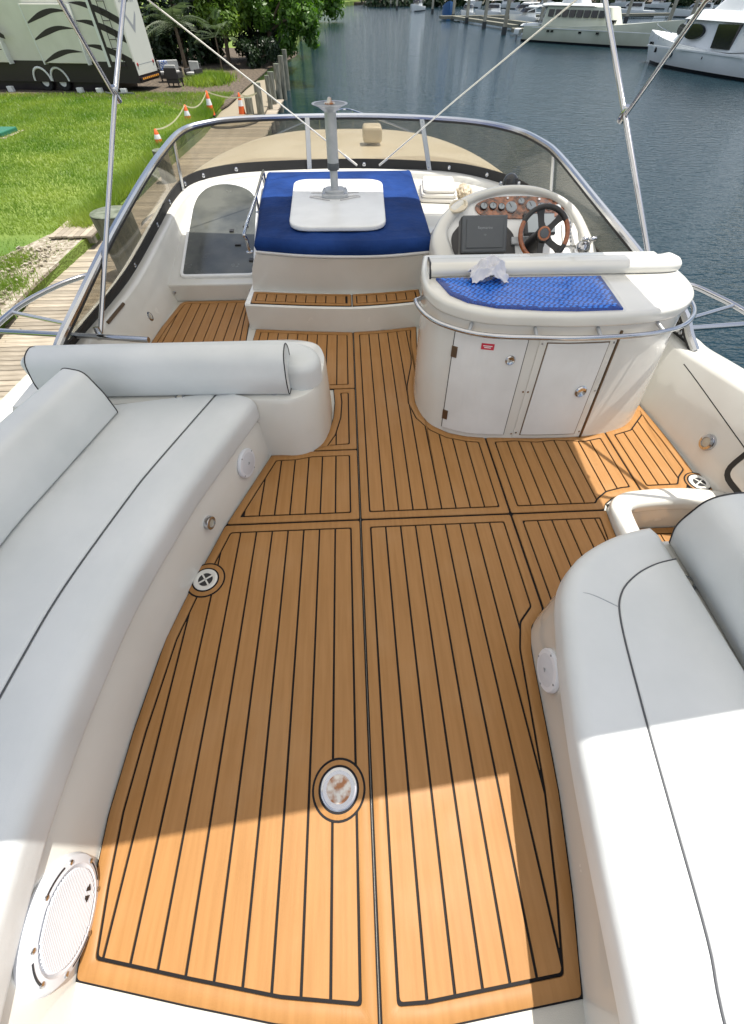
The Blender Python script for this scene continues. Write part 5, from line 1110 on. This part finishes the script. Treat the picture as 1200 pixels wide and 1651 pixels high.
def house(t, q, l0, l1, w0, w1, z0, z1, rake0, rake1, name, mat, roundness=.12):
    b = MB(); rs = []
    for z, k in ((z0, 0), ((z0+z1)/2, .5), (z1-.06, .96), (z1, 1)):
        w_ = w0+(w1-w0)*k; a, c = l0+rake0*k, l1-rake1*k; s_ = .94 if k == 1 else 1
        rs.append([q((a+c)/2+(p[0]-(a+c)/2)*s_, p[1]*s_, z) for p in roundpoly([(a, -w_), (c, -w_*.8), (c, w_*.8), (a, w_)], min(.5, w_*.4), 4)])
    return b.rings(rs).build(name, mat, t, smooth=35)
# classic cream motor yacht, port side... seen stern left
y1, q, L, ax, ay = boat('moored_yacht', 'cream motor yacht with a row of cabin windows, moored left of the trawler', 'yacht', (40.2, 73.2), (27.0, 87.3), 4.8, 1.75, 'hull_cream')
sd = -1
house(y1, q, 2.4, 12.6, 1.95, 1.75, 1.45, 3.15, .3, 1.1, 'deckhouse', 'hull_cream'); house(y1, q, 2.0, 9.6, 2.1, 2.0, 3.16, 3.34, .0, .2, 'cabin_roof', 'hull_white'); house(y1, q, 4.4, 7.6, 1.5, 1.4, 3.35, 4.2, .4, .6, 'flybridge', 'hull_white')
for k in range(8):
    l = 3.2+k*1.0; MB().rings([[q(l+dx, sd*(1.95-.2*((zz-1.45)/1.7))*(1-.02*max(0, k-4)) - .02*1, zz) for dx, zz in ((0, 2.25), (.78, 2.25), (.78, 2.85), (0, 2.85))], [q(l+dx, sd*1.6, zz) for dx, zz in ((0, 2.25), (.78, 2.25), (.78, 2.85), (0, 2.85))]]).build('window', 'dark_glass', y1)
for l in (4.0, 4.6, 8.6, 11.0): MB().obb(q(l, sd*2.40, 1.05), ax, ay, (0, 0, 1), .2, .03, .09).build('porthole', 'dark_glass', y1)
MB().obb(q(L*.5, sd*2.41, 1.28), ax, ay, (0, 0, 1), L*.42, .03, .03).build('rub_rail', 'hull_white', y1)
MB().obb(q(12.0, sd*1.5, 2.0), ax, ay, (0, 0, 1), .5, .3, .14).build('vent_grille', 'dark_glass', y1)
house(y1, q, -.9, 1.9, 1.9, 1.8, 1.35, 1.55, .2, .0, 'stern_rail', 'hull_white'); MB().tube([q(.2, -1.9, 1.5), q(.1, -1.9, 2.6), q(2.4, -1.9, 3.2)], .05, 6).build('awning_pole', 'hull_white', y1); house(y1, q, -.2, 2.6, 1.9, 1.8, 3.0, 3.12, 0, 0, 'aft_awning', 'hull_white')
ob = thing('outboard_dinghy', 'small white outboard hanging at the stern of the cream yacht', 'outboard', q(-1.4, -1.2, -.1)); MB().slab([(p.x, p.y) for p in (q(-1.7, -1.6, 0), q(-.9, -1.6, 0), q(-.9, -.9, 0), q(-1.7, -.9, 0))], WZ+.5, WZ+1.1, .15, 3, .1).build('cowling', 'hull_white', ob, smooth=50); MB().box(tuple(q(-1.35, -1.3, -.3)-Vector((.12, .12, 0))), tuple(q(-1.35, -1.3, .55)+Vector((.12, .12, 0)))).build('lower_leg', 'print_grey', ob)
# white trawler with portholes
y2, q, L, ax, ay = boat('moored_trawler', 'white rounded trawler yacht with portholes and oval dark cabin windows', 'yacht', (32.0, 61.2), (35.6, 45.6), 5.0, 1.55, 'hull_white')
sd = 1 if (q(0, 1, 0)-EYE).length < (q(0, -1, 0)-EYE).length else -1
house(y2, q, 4.2, 12.2, 2.1, 1.75, 1.35, 3.15, -.2, 1.9, 'deckhouse', 'hull_white'); house(y2, q, 2.2, 11.2, 2.3, 1.8, 2.95, 3.5, .2, 1.2, 'brow', 'hull_white'); house(y2, q, 5.2, 9.0, 1.5, 1.05, 3.5, 4.5, .4, 1.1, 'upper_bridge', 'hull_white')
def disc(parent, c, nrm, rx, rz, name, mat, off=.0, along=None):
    nrm = Vector(nrm).normalized(); A = Vector(along).normalized() if along else nrm.cross(Vector((0, 0, 1))).normalized(); U2 = A.cross(nrm).normalized(); c = Vector(c); p = [(math.cos(2*math.pi*k/24), math.sin(2*math.pi*k/24)) for k in range(24)]
    return MB().rings([[c+A*(rx*a)+U2*(rz*b)+nrm*(off-.25) for a, b in p], [c+A*(rx*a)+U2*(rz*b)+nrm*(off+.02) for a, b in p]]).build(name, mat, parent)
nrm = ay*sd
w1 = disc(y2, q(9.2, sd*2.0, 2.28), nrm, 1.15, .45, 'window', 'dark_glass'); w2 = disc(y2, q(11.3, sd*1.5, 2.3), (nrm+ax*.35), .75, .36, 'window', 'dark_glass')
MB().rings([[q(l, sd*2.12, z) for l, z in ((4.4, 1.5), (6.4, 1.5), (6.6, 2.8), (4.4, 2.85))], [q(l, sd*1.7, z) for l, z in ((4.4, 1.5), (6.4, 1.5), (6.6, 2.8), (4.4, 2.85))]]).build('cabin_door_opening', 'dark_glass', y2)
for l, r in ((13.6, .17), (10.6, .28), (6.5, .1)):
    hw = 2.42 if l < 8 else (2.28 if l < 11 else 1.55)
    ph = disc(y2, q(l, sd*(hw), .95), nrm+ax*(.0 if l < 11 else .25), r, r, 'porthole', 'dark_glass', .04); MB().obb(q(l, sd*(hw+.09), .95), ax, (0, 0, 1), nrm, .02, r, .012).obb(q(l+r*.4, sd*(hw+.09), .95), ax, (0, 0, 1), nrm, .015, r*.85, .012).build('porthole_bar', 'hull_white', ph)
for l in (14.6, 15.0): MB().obb(q(l, sd*1.1, 1.3), ax, ay, (0, 0, 1), .09, .12, .09).build('hawse', 'dark_glass', y2)
MB().tube(cat([q(16.3, 0, 2.5), q(15.3, sd*.9, 2.45), q(13.5, sd*1.75, 2.3), q(11.5, sd*2.2, 2.1)], 5), .025, 6).build('bow_rail', 'chrome', y2, smooth=60)
for l, d in ((15.3, .9), (13.5, 1.75), (12.4, 2.05)): MB().tube([q(l, sd*d, 1.6), q(l, sd*d, 2.4)], .02, 6).build('stanchion', 'chrome', y2)
MB().obb(q(L*.5, sd*2.5, 1.25), ax, ay, (0, 0, 1), L*.36, .05, .05).build('rub_rail', 'hull_white', y2)
# far dock, its piles and the boats lying along it
md = thing('marina_dock', 'long low dock across the water behind the moored yachts', 'dock', (30, 112, WZ))
def strip_(a, b, w_, z0, z1, name, mat, parent):
    A0 = Vector((*a, 0)); C0 = Vector((*b, 0)); d = (C0-A0).normalized(); return MB().obb((A0+C0)/2+Vector((0, 0, (z0+z1)/2)), d, Vector((-d.y, d.x, 0)), (0, 0, 1), (C0-A0).length/2, w_/2, (z1-z0)/2).build(name, mat, parent)
strip_((27, 97), (75, 92), 2.0, WZ+.3, WZ+.7, 'walkway', 'piling_wood', md); strip_((22, 138), (80, 150), 2.0, WZ+.3, WZ+.7, 'walkway', 'piling_wood', md)
for a_ in ((30, 106), (36, 104), (42, 103), (50, 102)): strip_((a_[0]-5, a_[1]+32), a_, 1.2, WZ+.3, WZ+.68, 'finger_pier', 'piling_wood', md)
for px, py, lab in ((812, 56, 'pale dock pile standing right beside the stern of the cream yacht'), (780, 46, 'pale dock pile in front of the cruiser left of the cream yacht'), (752, 38, 'pale dock pile beside the white runabout'), (730, 32, 'pale dock pile at the right side of the blue covered boat'),
                    (697, 22, 'pale dock pile between the sport boat and the blue covered boat'), (640, 16, 'pale dock pile at the mouth of the canal, right of a pair'), (630, 12, 'pale dock pile at the mouth of the canal, left of a pair'), (870, 44, 'pale dock pile behind the boarding stairs'),
                    (905, 40, 'pale dock pile behind the windows of the cream yacht'), (1075, 44, 'pale dock pile just left of the trawler cabin'), (960, 40, 'pale dock pile behind the foredeck of the cream yacht'), (1008, 36, 'pale dock pile behind the bow of the cream yacht'), (1110, 40, 'pale dock pile hidden behind the trawler cabin')):
    p = pw(px, py, WZ); t = thing('dock_pile', lab, 'dock pile', p, 'tall concrete piles of the far marina'); r = .26
    MB().slab(roundpoly([(p.x-r,p.y-r),(p.x+r,p.y-r),(p.x+r,p.y+r),(p.x-r,p.y+r)], .04), WZ-.5, WZ+6.2, .05, 2).build('shaft', 'conc_pile', t); MB().box((p.x-r-.06, p.y-r-.06, WZ-.3), (p.x+r+.06, p.y+r+.06, WZ+.8)).build('collar', 'shed_dark', t)
def small_boat(label, px, py, L, heading, hullm, beam=3.0, top=True, free=1.1):
    p = pw(px, py, WZ); d = Vector((math.cos(heading), math.sin(heading), 0)); a = p+d*L/2; b = p-d*L/2
    t, q, L_, ax, ay = boat('berthed_boat', label, 'boat', a[:2], b[:2], beam, free, hullm, 'boats berthed along the far marina dock')
    if top and L >= 11:
        MB().tube([q(L*.45, 0, free+1.6), q(L*.43, 0, free+7.5)], .06, 6).build('mast', 'hull_white', t); MB().tube([q(L*.3, -beam*.3, free+1.6), q(L*.12, -beam*.5, free+7)], .035, 6).build('outrigger', 'satin_grey', t)
    if top:
        house(t, q, L*.25, L*.62, beam*.36, beam*.30, free*.85, free+1.1, .2, .9, 'cabin', 'hull_white'); house(t, q, L*.22, L*.6, beam*.40, beam*.38, free+1.55, free+1.68, 0, .2, 'hardtop', 'hull_white')
        house(t, q, L*.3, L*.66, beam*.37, beam*.33, free+.45, free+.95, .1, .5, 'windscreen', 'dark_glass')
        for sx in (-1, 1): MB().tube([q(L*.28, sx*beam*.34, free+.9), q(L*.26, sx*beam*.34, free+1.6)], .04, 6).build('top_post', 'chrome', t)
    return t
small_boat('white sport boat at far left of the marina, bow to us', 672, 18, 9, -2.0, 'hull_white', 3.2)
small_boat('boat shrouded under a blue cover between two piles', 722, 30, 8, -1.7, 'tarp_blue', 2.8, False, 2.0)
small_boat('white runabout beside the blue covered boat', 752, 31, 7.5, -2.1, 'hull_white', 2.6)
small_boat('white cruiser behind the pile left of the cream yacht', 790, 30, 9, -2.6, 'hull_white', 3.0)
small_boat('grey hulled boat behind the stern of the cream yacht', 840, 30, 10, -2.9, 'hull_white', 3.2)
small_boat('white cruiser far behind the cream yacht bow', 930, 24, 11, 3.0, 'hull_white', 3.4)
small_boat('white cruiser between the cream yacht and the trawler', 1015, 26, 11, 2.8, 'hull_white', 3.4)
small_boat('white boat far behind the trawler cabin', 1120, 28, 12, 2.9, 'hull_white', 3.6)
for k_, (lab_, px_, py_, L_, h_) in enumerate((('white cabin cruiser second row, above the blue covered boat', 700, 9, 11, -1.2), ('white boat second row, above the white runabout', 765, 12, 11, -1.4), ('white boat second row, left of the boarding stairs', 820, 14, 12, -1.3), ('white boat second row, above the cream yacht stern', 880, 12, 12, -1.6), ('white boat second row, right of the starboard awning leg', 1000, 12, 12, -1.5), ('white boat second row, left of the trawler bridge', 1060, 14, 12, -1.5), ('white boat second row, at the right picture edge', 1170, 16, 12, -1.6), ('white open boat on the dock end left of the cream yacht', 845, 40, 7, -2.8))): small_boat(lab_, px_, py_, L_, h_, 'hull_white', 3.4)
small_boat('small white boat farthest left up the canal', 628, 8, 9, -2.2, 'hull_white', 3.0)
st = thing('boarding_stairs', 'metal boarding stairs on the dock at the cream yacht stern', 'stairs', pw(862, 46, WZ)); p0 = pw(862, 52, WZ+.8)
for s in (-.45, .45):
    MB().tube([p0+Vector((0, s, 0)), p0+Vector((1.7, s, 2.6))], .05, 6).build('stringer', 'satin_grey', st); MB().tube([p0+Vector((0, s, .9)), p0+Vector((1.7, s, 3.5))], .03, 6).build('handrail', 'satin_grey', st)
for k in range(8): MB().obb(p0+Vector((.2+k*.2, 0, .3+k*.31)), (1, 0, 0), (0, 1, 0), (0, 0, 1), .12, .45, .02).build('tread', 'satin_grey', st)
# far tree line that closes the view
lf = thing('far_tree_line', 'dark tree line beyond the marina across the water', 'trees', (60, 240, WZ)); lf['kind'] = 'stuff'
leafcloud('foliage', [(x, 235+8*math.sin(x*.3)+(25 if x < 12 else 0), WZ+random.Random(x).uniform(1.2, 3.5), 7, 4, 3.5) for x in range(-14, 210, 7)], 26000, .75, 'leaf_dark', lf, 77)
MB().prism([(-40,262),(-10,250),(260,250),(260,330),(-40,330)], -3.4, -2.3).build('far_bank', 'mulch'); struct(bpy.data.objects['far_bank'])
